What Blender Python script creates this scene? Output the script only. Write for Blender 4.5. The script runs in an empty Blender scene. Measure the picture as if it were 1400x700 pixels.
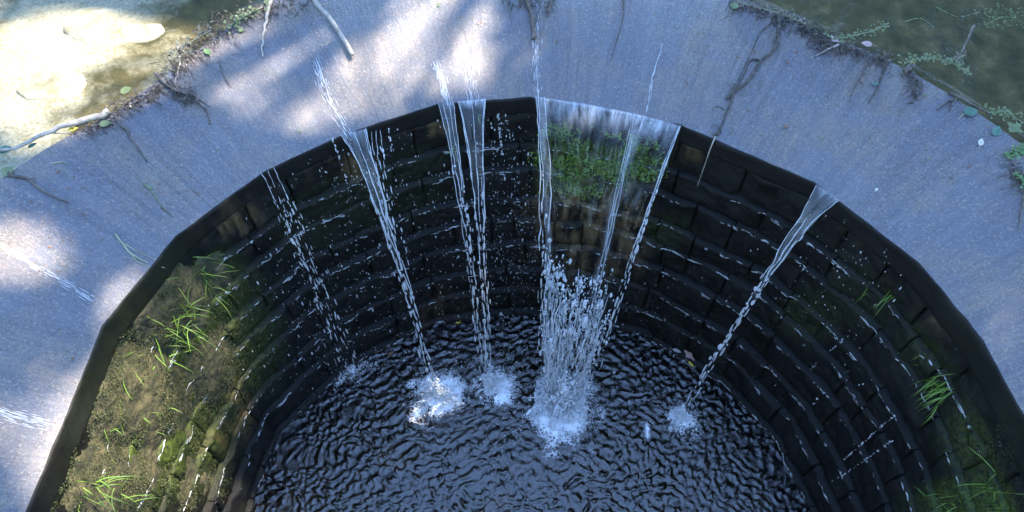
import bpy, math, random
import numpy as np
from mathutils import Vector, Matrix
from mathutils.bvhtree import BVHTree

random.seed(7)
rng = np.random.default_rng(7)
scene = bpy.context.scene
COL = scene.collection

# ------------------------------------------------------------------ camera
CAM = np.array([-0.194, -1.486, 4.613])
PITCH, ROLL, FPX = 0.999, 0.01, 1080.0
_c, _s = math.cos(PITCH), math.sin(PITCH)
FW = np.array([0, _c, -_s]); _u = np.array([0, _s, _c]); _r = np.array([1.0, 0, 0])
RT = math.cos(ROLL) * _r + math.sin(ROLL) * _u
UP = -math.sin(ROLL) * _r + math.cos(ROLL) * _u
cd = bpy.data.cameras.new('camera'); cam = bpy.data.objects.new('camera', cd); COL.objects.link(cam)
cam.matrix_world = Matrix([[RT[i], UP[i], -FW[i], CAM[i]] for i in range(3)] + [[0, 0, 0, 1]])
cd.sensor_width = 36; cd.lens = FPX / 1400 * 36; cd.clip_start = 0.05; cd.clip_end = 2000
scene.camera = cam

def ray(px, py):
    return FW + (px - 700) / FPX * RT - (py - 350) / FPX * UP
def at(px, py, z):
    d = ray(px, py); return CAM + d * ((z - CAM[2]) / d[2])
def proj(P):
    d = np.atleast_2d(P) - CAM; z = d @ FW
    return np.stack([700 + FPX * (d @ RT) / z, 350 - FPX * (d @ UP) / z], -1)

# ------------------------------------------------------------------ numeric noise
def _hash(ix, iy, iz, seed):
    h = (ix.astype(np.int64) * 374761393 + iy.astype(np.int64) * 668265263 + iz.astype(np.int64) * 2147483647 + seed * 1274126177) & 0xffffffff
    h = ((h ^ (h >> 13)) * 1274126177) & 0xffffffff
    h = ((h ^ (h >> 16)) * 2246822519) & 0xffffffff
    return ((h ^ (h >> 15)) & 0xffffff) / float(0xffffff)
def vnoise(P, seed=0):
    P = np.atleast_2d(P); I = np.floor(P).astype(np.int64); F = P - I; F = F * F * (3 - 2 * F); out = 0
    for dx in (0, 1):
        for dy in (0, 1):
            for dz in (0, 1):
                w = (F[:, 0] if dx else 1 - F[:, 0]) * (F[:, 1] if dy else 1 - F[:, 1]) * (F[:, 2] if dz else 1 - F[:, 2])
                out = out + w * _hash(I[:, 0] + dx, I[:, 1] + dy, I[:, 2] + dz, seed)
    return out
def fbm(P, oct=4, seed=0):
    P = np.atleast_2d(P).astype(float); a, t, o = 1.0, 0.0, 0.0
    for k in range(oct):
        o = o + a * vnoise(P * 2 ** k + 17.3 * k, seed + k); t += a; a *= 0.5
    return o / t
def smooth(a, b, x):
    t = np.clip((x - a) / (b - a), 0, 1); return t * t * (3 - 2 * t)

# ------------------------------------------------------------------ objects
class MB:
    def __init__(self): self.v = []; self.f = []; self.n = 0
    def add(self, V, F):
        V = np.asarray(V, float).reshape(-1, 3); self.v.append(V); n = self.n
        self.f.extend([tuple(int(i) + n for i in q) for q in F]); self.n += len(V)
    def grid(self, V, nu, nv):           # V index = i*nv + j
        self.add(V, [(i * nv + j, (i + 1) * nv + j, (i + 1) * nv + j + 1, i * nv + j + 1) for i in range(nu - 1) for j in range(nv - 1)])
    def tube(self, pts, rad, sides=6, cap=True):
        P = np.asarray(pts, float); n = len(P); rad = np.broadcast_to(np.asarray(rad, float), (n,))
        T = np.gradient(P, axis=0); T /= np.linalg.norm(T, axis=1, keepdims=True) + 1e-9
        ref = np.array([0, 0, 1.0]) if abs(T[:, 2]).mean() < 0.8 else np.array([1.0, 0, 0])
        N = np.cross(T, ref); N /= np.linalg.norm(N, axis=1, keepdims=True) + 1e-9; B = np.cross(T, N)
        a = np.arange(sides) * 2 * math.pi / sides
        V = P[:, None] + rad[:, None, None] * (np.cos(a)[None, :, None] * N[:, None] + np.sin(a)[None, :, None] * B[:, None])
        F = [(i * sides + k, i * sides + (k + 1) % sides, (i + 1) * sides + (k + 1) % sides, (i + 1) * sides + k) for i in range(n - 1) for k in range(sides)]
        if cap: F += [tuple(range(sides - 1, -1, -1)), tuple((n - 1) * sides + k for k in range(sides))]
        self.add(V, F)
    def build(self, name, mat, parent=None, smooth_=True, verts=None):
        V = np.concatenate(self.v) if verts is None else verts
        me = bpy.data.meshes.new(name); me.from_pydata(V.tolist(), [], self.f); me.update()
        if smooth_: me.polygons.foreach_set('use_smooth', [True] * len(me.polygons))
        o = bpy.data.objects.new(name, me); COL.objects.link(o)
        if mat: me.materials.append(mat)
        if parent: o.parent = parent
        return o
def tag(o, label=None, cat=None, group=None, kind=None):
    if label: o['label'] = label
    if cat: o['category'] = cat
    if group: o['group'] = group
    if kind: o['kind'] = kind
    return o
def empty(name, label, cat, group=None, loc=(0, 0, 0)):
    o = bpy.data.objects.new(name, None); COL.objects.link(o); o.empty_display_size = 0.1
    return tag(o, label, cat, group)
def attr(o, name, vals):
    a = o.data.attributes.new(name, 'FLOAT', 'POINT'); a.data.foreach_set('value', np.asarray(vals, np.float32))
def uvs(o, UV):
    l = o.data.uv_layers.new(name='flow'); idx = np.empty(len(o.data.loops), np.int32); o.data.loops.foreach_get('vertex_index', idx)
    l.data.foreach_set('uv', np.asarray(UV, np.float32)[idx].ravel())

# ------------------------------------------------------------------ materials
class NT:
    def __init__(self, name):
        self.m = bpy.data.materials.new(name); self.m.use_nodes = True; self.t = self.m.node_tree; self.t.nodes.clear()
        self.out = self.t.nodes.new('ShaderNodeOutputMaterial')
    def n(self, typ, ins=None, **kw):
        x = self.t.nodes.new('ShaderNode' + typ)
        for k, v in kw.items(): setattr(x, k, v)
        for k, v in (ins or {}).items(): self.set(x, k, v)
        return x
    def set(self, x, k, v):
        s = x.inputs[k]
        if hasattr(v, 'outputs'): v = v.outputs[0]
        if isinstance(v, bpy.types.NodeSocket): self.t.links.new(v, s)
        else:
            if isinstance(v, (tuple, list)) and len(v) == 3 and s.type == 'RGBA': v = (*v, 1)
            s.default_value = v
    def ramp(self, fac, stops):
        x = self.n('ValToRGB', {'Fac': fac}); e = x.color_ramp.elements
        while len(e) < len(stops): e.new(0.5)
        for k, (p, c) in zip(e, stops): k.position = p; k.color = (*c, 1) if len(c) == 3 else c
        return x
    def val(self, fac, a, b, c=0.0, d=1.0):
        return self.n('MapRange', {'Value': fac, 'From Min': a, 'From Max': b, 'To Min': c, 'To Max': d})
    def math(self, op, a, b=0.0): return self.n('Math', {0: a, 1: b}, operation=op)
    def mix(self, f, a, b):
        x = self.n('Mix', data_type='RGBA'); self.set(x, 'Factor', f)
        self.set(x, 6, a); self.set(x, 7, b); return x.outputs[2]
    def noise(self, vec, scale, detail=4, rough=0.55, dist=0.0):
        return self.n('TexNoise', {'Vector': vec, 'Scale': scale, 'Detail': detail, 'Roughness': rough, 'Distortion': dist})
    def done(self, sh): self.t.links.new(sh.outputs[0] if hasattr(sh, 'outputs') else sh, self.out.inputs['Surface']); return self.m

def simple(name, cols, scale=30, rough=0.6, bump=0.3, bscale=None, coat=0.0, stretch=None, spec=0.5, trans=0.0):
    N = NT(name); co = N.n('TexCoord').outputs['Object']
    if stretch: co = N.n('Mapping', {'Vector': co, 'Scale': stretch})
    nz = N.noise(co, scale)
    rp = N.ramp(nz.outputs[0], [(0.3 + 0.4 * i / max(1, len(cols) - 1), c) for i, c in enumerate(cols)])
    b = N.n('Bump', {'Strength': bump, 'Distance': 0.01, 'Height': N.noise(co, bscale or scale * 3).outputs[0]})
    p = N.n('BsdfPrincipled', {'Base Color': rp, 'Roughness': rough, 'Normal': b, 'Coat Weight': coat, 'Coat Roughness': 0.12, 'Coat IOR': 1.33, 'Specular IOR Level': spec})
    if trans:
        tr = N.n('BsdfTranslucent', {'Color': rp}); return N.done(N.n('MixShader', {0: trans, 1: p, 2: tr}))
    return N.done(p)

def mat_apron():
    N = NT('wet_apron_concrete'); uv = N.n('UVMap', uv_map='flow').outputs[0]; co = N.n('TexCoord').outputs['Object']
    s1 = N.noise(N.n('Mapping', {'Vector': uv, 'Scale': (9, 0.8, 1)}), 1.0, 6, 0.65, 0.3); s0 = N.noise(N.n('Mapping', {'Vector': uv, 'Scale': (26, 0.7, 1)}), 1.0, 4, 0.6, 0.2); m4 = N.noise(co, 0.9, 4, 0.6)
    s2 = N.noise(N.n('Mapping', {'Vector': uv, 'Scale': (60, 6, 1)}), 1.0, 4, 0.6)
    m1 = N.noise(co, 2.2, 5, 0.6); m2 = N.noise(co, 55, 4, 0.65)
    a = N.ramp(s1.outputs[0], [(0.3, (0.045, 0.050, 0.067)), (0.5, (0.072, 0.078, 0.100)), (0.7, (0.10, 0.105, 0.125))])
    a = N.mix(N.math('MULTIPLY', N.val(m1.outputs[0], 0.42, 0.62), N.val(s1.outputs[0], 0.38, 0.62, 0.25, 0.85)), a.outputs[0], (0.15, 0.11, 0.072))
    a = N.mix(N.math('MULTIPLY', N.val(s0.outputs[0], 0.52, 0.68), N.val(m4.outputs[0], 0.4, 0.6, 0.1, 0.75)), a, (0.032, 0.032, 0.04))
    a = N.mix(N.val(N.noise(co, 5.5, 5, 0.7).outputs[0], 0.54, 0.70, 0, 0.55), a, (0.06, 0.062, 0.05))
    a = N.mix(N.val(s2.outputs[0], 0.45, 0.7, 0, 0.7), a, (0.042, 0.045, 0.06))
    a = N.mix(N.val(m2.outputs[0], 0.54, 0.66, 0, 0.85), a, (0.21, 0.175, 0.14))
    m3 = N.noise(co, 62, 4, 0.7); a = N.mix(N.val(m3.outputs[0], 0.55, 0.63, 0, N.math('MULTIPLY', m1.outputs[0], 1.5)), a, (0.045, 0.032, 0.024))
    wv = N.noise(N.n('Mapping', {'Vector': uv, 'Scale': (85, 24, 1)}), 1.0, 3, 0.6)
    wv2 = N.noise(N.n('Mapping', {'Vector': uv, 'Scale': (14, 3, 1)}), 1.0, 3, 0.5)
    h = N.math('ADD', N.math('ADD', N.math('MULTIPLY', wv.outputs[0], 0.8), N.math('MULTIPLY', N.noise(co, 140, 2).outputs[0], 0.45)), wv2.outputs[0])
    bc = N.n('Bump', {'Strength': 0.75, 'Distance': 0.02, 'Height': h})
    bb = N.n('Bump', {'Strength': 0.5, 'Distance': 0.006, 'Height': m2.outputs[0]})
    return N.done(N.n('BsdfPrincipled', {'Base Color': a, 'Roughness': 0.5, 'Normal': bb, 'Coat Weight': 1.0, 'Coat Roughness': 0.09, 'Coat IOR': 1.48, 'Coat Normal': bc}))

def mat_stone(name, base, wet=0.15, attrs=True, bump=0.6):
    N = NT(name); co = N.n('TexCoord').outputs['Object']
    n1 = N.noise(co, 3.0, 6, 0.65); n2 = N.noise(co, 26, 6, 0.7)
    a = N.ramp(n1.outputs[0], [(0.3, tuple(x * 0.55 for x in base)), (0.5, base), (0.72, tuple(x * 1.7 for x in base))]).outputs[0]
    a = N.mix(N.val(n2.outputs[0], 0.5, 0.7, 0, 0.5), a, tuple(x * 0.4 for x in base))
    if attrs:
        st = N.noise(N.n('Mapping', {'Vector': co, 'Scale': (9, 9, 1.6)}), 1.0, 5, 0.6)
        oc = N.math('MULTIPLY', N.n('Attribute', attribute_name='ochre').outputs['Fac'], N.val(st.outputs[0], 0.45, 0.62))
        a = N.mix(oc, a, (0.17, 0.11, 0.05))
        mo = N.math('MULTIPLY', N.n('Attribute', attribute_name='moss').outputs['Fac'], N.val(n2.outputs[0], 0.36, 0.58))
        a = N.mix(mo, a, (0.07, 0.10, 0.018))
    b = N.n('Bump', {'Strength': bump, 'Distance': 0.02, 'Height': N.math('ADD', n2.outputs[0], N.math('MULTIPLY', N.noise(co, 90, 3).outputs[0], 0.3))})
    bc = N.n('Bump', {'Strength': 0.6, 'Distance': 0.02, 'Height': N.noise(co, 46, 6, 0.75).outputs[0]})
    return N.done(N.n('BsdfPrincipled', {'Base Color': a, 'Roughness': 0.55, 'Normal': b, 'Coat Weight': 0.38, 'Coat Roughness': wet, 'Coat IOR': 1.33, 'Coat Normal': bc, 'Specular IOR Level': 0.15}))

def mat_water(name, tint, scale, strength, dist=0.02, ior=1.33, rough=0.03, stretch=(1, 1, 1), uvflow=False, foamy=0.0, detail=4):
    N = NT(name)
    co = N.n('UVMap', uv_map='flow').outputs[0] if uvflow else N.n('TexCoord').outputs['Object']
    mp = N.n('Mapping', {'Vector': co, 'Scale': stretch})
    nz = N.noise(mp, scale, detail, 0.55, 0.4)
    b = N.n('Bump', {'Strength': strength, 'Distance': dist, 'Height': nz.outputs[0]})
    io = N.val(N.n('NewGeometry').outputs['Backfacing'], 0, 1, ior, 1 / ior); fr = N.n('Fresnel', {'IOR': io, 'Normal': b})
    gl = N.n('BsdfGlossy', {'Color': (1, 1, 1), 'Roughness': rough, 'Normal': b}); tr = N.n('BsdfTransparent', {'Color': tint})
    sh = N.n('MixShader', {0: fr, 1: tr, 2: gl})
    if foamy:
        st = N.noise(mp, scale * 0.6, 5, 0.65)
        fa = N.math('MULTIPLY', N.n('Attribute', attribute_name='foam').outputs['Fac'], N.val(st.outputs[0], 0.34, 0.72, 0, foamy))
        sh = N.n('MixShader', {0: fa, 1: sh, 2: N.n('BsdfDiffuse', {'Color': (0.8, 0.85, 0.9)})})
        sh = N.n('MixShader', {0: N.n('Attribute', attribute_name='fade').outputs['Fac'], 1: N.n('BsdfTransparent'), 2: sh})
    return N.done(sh)

def mat_foam():
    N = NT('lacy_foam'); co = N.n('TexCoord').outputs['Object']
    v = N.n('TexVoronoi', {'Vector': N.n('Mapping', {'Vector': N.mix(0.12, co, N.noise(co, 6, 3).outputs['Color']), 'Scale': (1, 1, 0.2)}), 'Scale': 34}, feature='DISTANCE_TO_EDGE')
    n1 = N.noise(co, 9, 6, 0.7, 0.6); n2 = N.noise(co, 75, 3, 0.7)
    lace = N.math('ADD', N.math('MULTIPLY', n1.outputs[0], 0.75), N.math('MULTIPLY', n2.outputs[0], 0.45))
    lace = N.math('SUBTRACT', lace, N.math('MULTIPLY', v.outputs['Distance'], 0.55))
    f = N.math('ADD', lace, N.n('Attribute', attribute_name='foam').outputs['Fac'])
    f = N.val(f, 0.72, 1.02)
    p = N.n('BsdfPrincipled', {'Base Color': (0.93, 0.95, 0.97), 'Roughness': 0.4})
    return N.done(N.n('MixShader', {0: f, 1: N.n('BsdfTransparent'), 2: p}))

def mat_drops(white):
    N = NT('falling_water'); co = N.n('TexCoord').outputs['Object']
    b = N.n('Bump', {'Strength': 0.5, 'Distance': 0.01, 'Height': N.noise(co, 60, 2).outputs[0]})
    g = N.n('BsdfPrincipled', {'Base Color': (0.96, 0.98, 1), 'Roughness': 0.05, 'IOR': 1.33, 'Transmission Weight': 1.0, 'Normal': b})
    w = N.n('BsdfTranslucent', {'Color': (0.9, 0.93, 0.97)}); d = N.n('BsdfDiffuse', {'Color': (0.92, 0.94, 0.96)})
    wd = N.n('MixShader', {0: 0.8, 1: w, 2: d})
    return N.done(N.n('MixShader', {0: white, 1: g, 2: wd}))

def mat_bed():
    N = NT('stream_bed_ground'); g = N.n('NewGeometry').outputs['Position']
    n1 = N.noise(g, 1.3, 6, 0.65); n2 = N.noise(g, 38, 5, 0.7); n3 = N.noise(g, 6, 4)
    sx = N.n('SeparateXYZ', {0: g})
    sand = N.ramp(n2.outputs[0], [(0.3, (0.20, 0.18, 0.125)), (0.55, (0.37, 0.345, 0.28)), (0.75, (0.55, 0.52, 0.44))]).outputs[0]
    alga = N.ramp(n3.outputs[0], [(0.3, (0.03, 0.029, 0.012)), (0.6, (0.085, 0.07, 0.027)), (0.8, (0.17, 0.13, 0.06))]).outputs[0]
    fx = N.math('ADD', N.val(sx.outputs[0], -3.6, -1.8, -0.10, 0.40), N.val(sx.outputs[0], -4.0, -5.6, 0.0, 0.2))
    f = N.val(N.math('ADD', n1.outputs[0], fx), 0.44, 0.6)
    bed = N.mix(f, sand, alga)
    grass = N.ramp(n2.outputs[0], [(0.3, (0.03, 0.05, 0.012)), (0.7, (0.09, 0.11, 0.03))]).outputs[0]
    c = N.mix(N.val(sx.outputs[2], 0.32, 0.5), bed, grass)
    c = N.mix(N.val(sx.outputs[2], -1.0, -2.4), c, (0.07, 0.068, 0.02))
    b = N.n('Bump', {'Strength': 0.6, 'Distance': 0.03, 'Height': n2.outputs[0]})
    return N.done(N.n('BsdfPrincipled', {'Base Color': c, 'Roughness': 0.8, 'Normal': b}))

M = dict(
    apron=mat_apron(), stone=mat_stone('wet_dark_stone', (0.0075, 0.0075, 0.0068)), coping=mat_stone('wet_dark_coping', (0.0085, 0.0082, 0.0075), 0.3, bump=0.25),
    moss=simple('moss_soil', [(0.012, 0.014, 0.006), (0.045, 0.043, 0.018), (0.095, 0.082, 0.038)], 11, 0.85, 1.0, 60),
    mossleaf=simple('moss_leaf', [(0.022, 0.034, 0.008), (0.058, 0.066, 0.02)], 8, 0.6, 0.1, trans=0.2),
    pool=mat_water('plunge_pool_water', (0.30, 0.27, 0.16), 62, 0.45, 0.010, 1.8, 0.012, (1, 1.15, 1), False, 0.0, 4),
    pond=mat_water('pond_water', (0.93, 0.94, 0.87), 5, 0.12, 0.02, 1.33, 0.015),
    sheet=mat_water('falling_sheet', (0.92, 0.96, 0.98), 1.0, 0.4, 0.03, 1.36, 0.06, (34, 3.0, 1), True, 0.9),
    drops=mat_drops(0.5), aerated=mat_drops(0.85), foam=mat_foam(), bed=mat_bed(),
    bark=simple('wet_bark', [(0.03, 0.022, 0.016), (0.08, 0.06, 0.045), (0.14, 0.115, 0.09)], 25, 0.55, 0.5, 90, coat=0.5),
    pale=simple('pale_bare_wood', [(0.20, 0.17, 0.14), (0.34, 0.30, 0.25), (0.42, 0.38, 0.33)], 25, 0.55, 0.5, 80),
    grey=simple('grey_wet_root', [(0.018, 0.015, 0.012), (0.05, 0.042, 0.033), (0.13, 0.115, 0.095)], 30, 0.6, 0.5, 90),
    grass=simple('grass_blade', [(0.12, 0.24, 0.03), (0.2, 0.36, 0.06), (0.32, 0.44, 0.12)], 6, 0.4, 0.05, trans=0.35),
    straw=simple('dry_grass_stem', [(0.25, 0.27, 0.14), (0.4, 0.42, 0.28)], 8, 0.5, 0.1),
    leafg=simple('green_leaf', [(0.10, 0.20, 0.06), (0.16, 0.27, 0.10)], 20, 0.35, 0.2, trans=0.2),
    leafp=simple('pale_green_leaf', [(0.12, 0.17, 0.07), (0.21, 0.25, 0.12)], 20, 0.4, 0.2, trans=0.2),
    leaft=simple('bluish_green_leaf', [(0.045, 0.12, 0.08), (0.08, 0.17, 0.12)], 20, 0.35, 0.2),
    leafy=simple('yellow_leaf', [(0.55, 0.42, 0.04), (0.68, 0.56, 0.10)], 20, 0.4, 0.2),
    leafw=simple('whitish_leaf', [(0.45, 0.42, 0.34), (0.6, 0.57, 0.48)], 20, 0.5, 0.2),
    leafm=simple('withered_weed_leaf', [(0.10, 0.095, 0.06), (0.22, 0.2, 0.14)], 20, 0.5, 0.2),
    leafr=simple('pinkish_leaf', [(0.30, 0.17, 0.15), (0.45, 0.33, 0.32)], 25, 0.5, 0.2),
    leafb=simple('brown_leaf', [(0.12, 0.06, 0.03), (0.22, 0.12, 0.06)], 25, 0.5, 0.2),
    crown=simple('tree_leaf', [(0.03, 0.055, 0.012), (0.06, 0.095, 0.022)], 0.8, 0.5, 0.0, trans=0.3),
    trunk=simple('tree_bark', [(0.04, 0.03, 0.022), (0.10, 0.08, 0.06)], 6, 0.9, 0.8, 20, stretch=(1, 1, 0.25)),
    cobble=simple('pale_stream_stone', [(0.2, 0.18, 0.125), (0.33, 0.31, 0.25), (0.5, 0.47, 0.4)], 7, 0.6, 0.4, 40),
)

# ------------------------------------------------------------------ plan of the weir, taken from the photograph
RIM_PX = [(35, 700), (140, 445), (240, 322), (360, 235), (470, 183), (600, 142), (725, 132), (930, 170), (1115, 250), (1258, 360), (1345, 465), (1400, 568)]
POOL_PX = [(340, 700), (385, 590), (475, 500), (600, 440), (700, 427), (790, 432), (880, 457), (985, 520), (1060, 600), (1110, 700)]
OUT_PX = [(0, 245), (60, 205), (160, 150), (230, 100), (300, 45), (350, 8), (1030, 3), (1100, 35), (1190, 72), (1240, 95), (1300, 130), (1360, 170), (1400, 200)]
Z_OUT, Z_POOL, LIP = 0.283, -2.875, 0.20
PI = math.pi
def to_u(p):
    x, y = p[0], p[1]
    if y >= 0: return math.atan2(y, x), math.hypot(x, y)
    return (y / 3.0, x) if x > 0 else (PI - y / 3.0, -x)
def uR(px, z, dense=16):
    W = [at(a, b, z)[:2] for a, b in px]; L = []
    for a, b in zip(W[:-1], W[1:]):
        for k in range(dense): L.append(to_u(a + (b - a) * k / dense))
    L.append(to_u(W[-1])); L.sort(); return np.array(L)
_rim, _pool = uR(RIM_PX, 0.0), uR(POOL_PX, Z_POOL)
_o1, _o2 = uR(OUT_PX[:6], Z_OUT), uR(OUT_PX[6:], Z_OUT)
_out = np.concatenate([[(-2.0, 4.16), (0.3, 4.16)], _o2, [(1.35, 4.22), (1.75, 4.28)], _o1, [(2.85, 4.17), (5.2, 4.17)]])
def Rrim(u):
    u = np.asarray(u, float); f = np.stack([u.ravel() * 26, 0 * u.ravel(), 0 * u.ravel()], -1); return np.interp(u, _rim[:, 0], _rim[:, 1]) + 0.016 * (fbm(f, 4, 77).reshape(u.shape) - 0.5)
def Rpool(u): return np.interp(u, _pool[:, 0], _pool[:, 1])
def Rout(u): return np.interp(u, _out[:, 0], _out[:, 1])
def plan(u, R):
    u = np.asarray(u, float); R = np.broadcast_to(np.asarray(R, float), u.shape); c = np.clip(u, 0, PI)
    y = R * np.sin(c) + np.where(u < 0, 3 * u, 0) + np.where(u > PI, -3 * (u - PI), 0)
    return np.stack([R * np.cos(c), y], -1)
def P3(u, R, z):
    q = plan(u, R); return np.concatenate([q, np.broadcast_to(np.asarray(z, float), q.shape[:-1])[..., None]], -1)
U0, U1 = -1.1, PI + 1.1
def wall_R(u, z):
    t = np.clip((-LIP - z) / (-LIP - Z_POOL), -0.1, 1.3)
    return (Rrim(u) + 0.045) * (1 - t) + Rpool(u) * t

# stain masks: fields on the wall given as ellipses
def mask(P, ell):
    q = proj(P); o = np.zeros(len(q))
    for cx, cy, rx, ry, a in ell:
        d = ((q[:, 0] - cx) / rx) ** 2 + ((q[:, 1] - cy) / ry) ** 2
        o = np.maximum(o, a * smooth(1.25, 0.45, np.sqrt(d)))
    return o
MOSS = [(790, 190, 55, 34, 1), (850, 215, 62, 42, 1), (780, 250, 50, 26, .8), (760, 215, 34, 40, .7), (908, 315, 40, 28, .2), (1110, 430, 50, 40, .2), (1180, 400, 60, 60, .1),
        (640, 165, 20, 18, .4), (500, 260, 80, 60, .12), (230, 430, 130, 110, .9), (200, 560, 130, 130, .9), (330, 470, 60, 80, .45), (1350, 600, 70, 70, .5), (1350, 690, 110, 45, .9), (560, 250, 60, 60, .1), (1290, 470, 70, 60, .25), (420, 300, 60, 60, .1)]
OCHRE = [(790, 300, 55, 95, 1), (850, 310, 40, 80, .8), (965, 208, 45, 16, .4), (600, 430, 40, 40, .4), (570, 175, 60, 14, .5), (300, 300, 60, 30, .7), (730, 300, 30, 60, .3), (470, 230, 60, 24, .5), (1300, 420, 50, 40, .5), (290, 560, 60, 60, .5), (1210, 300, 60, 40, .3)]

# ------------------------------------------------------------------ weir: apron, coping and masonry
weir = empty('stone_weir', 'curved horseshoe stone weir with wet sloping apron and dark coursed block wall', 'weir')
SURF = []    # (verts, faces) of surfaces that carry other things
us = np.linspace(-0.75, PI + 0.75, 620); us = np.unique(np.concatenate([us, [to_u(at(a, b, 0))[0] for a, b in RIM_PX]]))
nv = 46; ts = np.linspace(0, 1, nv)
U, T = np.meshgrid(us, ts, indexing='ij')
R = Rrim(U) * (1 - T) + Rout(U) * T
Z = Z_OUT * (T + 0.10 * np.sin(PI * T)) + 0.012 * (fbm(np.stack([U.ravel() * 5, T.ravel() * 2, 0 * U.ravel()], -1), 4, 3).reshape(U.shape) - 0.5) * np.sin(PI * np.clip(T * 1.0, 0, 1)) ** 0.5
A = P3(U, R, Z)
mb = MB(); mb.grid(A, len(us), nv)
back = P3(us, Rout(us), Z_OUT); low = back.copy(); low[:, 2] = -0.6; mb.grid(np.stack([back, low], 1), len(us), 2)
mb.f = [t[::-1] for t in mb.f]; apron = mb.build('apron', M['apron'], weir)
uvs(apron, np.concatenate([np.stack([U.ravel() * 3.4, (R - 3).ravel()], -1), np.stack([np.repeat(us * 3.4, 2), np.tile([1.2, 1.9], len(us))], -1)]))
SURF.append((A.reshape(-1, 3), mb.f[:(len(us) - 1) * (nv - 1)]))

# coping: the dark vertical lip of the apron, laid in lengths between the corners
mb = MB(); uc = np.unique(np.concatenate([np.linspace(-0.75, PI + 0.75, 700), [to_u(at(a, b, 0))[0] for a, b in RIM_PX]]))
prof = [(0.03, -0.002), (-0.004, -0.004), (-0.010, -0.014), (-0.008, -0.05), (-0.005, -0.10), (-0.008, -0.15), (-0.004, -LIP + 0.02), (0.02, -LIP), (0.20, -LIP - 0.005)]
lipk = 1 + 0.40 * smooth(0.7, 1.35, np.abs(uc - PI / 2)); G = np.stack([P3(uc, Rrim(uc) + a, b * lipk) for a, b in prof], 1)
dn = (fbm(G.reshape(-1, 3) * 9, 4, 5) - 0.5).reshape(G.shape[:2]) * 0.016; dn[:, :2] *= 0.15
dirs = np.stack([np.cos(np.clip(uc, 0, PI)), np.sin(np.clip(uc, 0, PI)), 0 * uc], -1)
G += dirs[:, None] * dn[..., None]
mb.grid(G, len(uc), len(prof)); cop = mb.build('coping', M['coping'], weir)
V = G.reshape(-1, 3); attr(cop, 'moss', mask(V, MOSS) * 0.12); attr(cop, 'ochre', mask(V, [(300, 290, 60, 40, .2)]))
SURF.append((V, mb.f))

# masonry: each block with rounded worn edges, every course set back from the one below it
COURSES = []; mb = MB(); NC = 9; hc = (-LIP - Z_POOL + 0.25) / NC
zc = -LIP
for c in range(NC + 1):
    COURSES.append(zc) if c else None; h = hc * rng.uniform(0.8, 1.2); z1, z0 = zc - 0.003, zc - h + 0.004; zc -= h
    u = U0 + rng.uniform(0, 0.15)
    while u < U1:
        L = rng.uniform(0.32, 0.85) if rng.random() > 0.15 else rng.uniform(0.2, 0.35)
        du = L / 2.85; ua, ub = u + 0.0012, u + du - 0.0012; u += du
        nu, nz = max(7, int(L / 0.03)), 9
        e = np.linspace(0, 1, nu); e = np.concatenate([[0], 0.02 + 0.0 * e[:0], [0.025, 0.07], np.linspace(0.12, 0.88, nu), [0.93, 0.975], [1]])
        g = np.array([0, 0.04, 0.11, 0.2, 0.3, 0.4, 0.5, 0.6, 0.7, 0.8, 0.88, 0.95, 1.0])
        E_, G_ = np.meshgrid(e, g, indexing='ij'); uu = ua + (ub - ua) * E_
        wob = 0.02 * (fbm(np.stack([uu.ravel() * 3, np.full(uu.size, c * 7.0), 0 * uu.ravel()], -1), 2, 9).reshape(uu.shape) - 0.5)
        zz = z0 + (z1 - z0) * G_ + wob
        dx = np.minimum(E_, 1 - E_) * L; dz = np.minimum(G_, 1 - G_) * h
        rr = 0.014 * rng.uniform(0.5, 1.6)
        def rnd(d): k = np.clip(1 - d / rr, 0, 1); return rr * (1 - np.sqrt(np.maximum(0, 1 - k * k)))
        inset = np.maximum(rnd(dx), rnd(dz))
        off = rng.normal(0, 0.006); tilt = rng.normal(0, 0.010); tz = rng.normal(0, 0.012)
        Rb = wall_R(uu, (z0 + z1) / 2) + inset + off + tilt * (E_ - 0.5) + tz * (G_ - 0.5)
        P = P3(uu, Rb, zz).reshape(-1, 3)
        n_ = (fbm(P * 5, 4, 11) - 0.5) * 0.075 + (fbm(P * 22, 3, 12) - 0.5) * 0.045
        P = P3(uu, Rb - n_.reshape(uu.shape), zz)
        # skirts run back into the wall
        B = P.copy(); dr = np.stack([np.cos(np.clip(uu, 0, PI)), np.sin(np.clip(uu, 0, PI)), 0 * uu], -1)
        full = np.empty((P.shape[0] + 2, P.shape[1] + 2, 3)); full[1:-1, 1:-1] = P
        back = P + dr * 0.11
        full[0, 1:-1] = back[0]; full[-1, 1:-1] = back[-1]; full[1:-1, 0] = back[:, 0]; full[1:-1, -1] = back[:, -1]
        full[0, 0] = back[0, 0]; full[0, -1] = back[0, -1]; full[-1, 0] = back[-1, 0]; full[-1, -1] = back[-1, -1]
        mb.grid(full, full.shape[0], full.shape[1])
    if zc < Z_POOL - 0.35: break
ub_ = np.linspace(U0, U1, 200); zb_ = np.linspace(-LIP - 0.004, -3.45, 24)
UU, ZZ = np.meshgrid(ub_, zb_, indexing='ij'); mb.grid(P3(UU, wall_R(UU, ZZ) + 0.04, ZZ), 200, 24)
wall = mb.build('masonry_wall', M['stone'], weir); WV = np.concatenate(mb.v)
attr(wall, 'moss', mask(WV, MOSS) * smooth(-0.34, -0.5, WV[:, 2])); attr(wall, 'ochre', mask(WV, OCHRE)); SURF.append((WV, mb.f))

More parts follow.
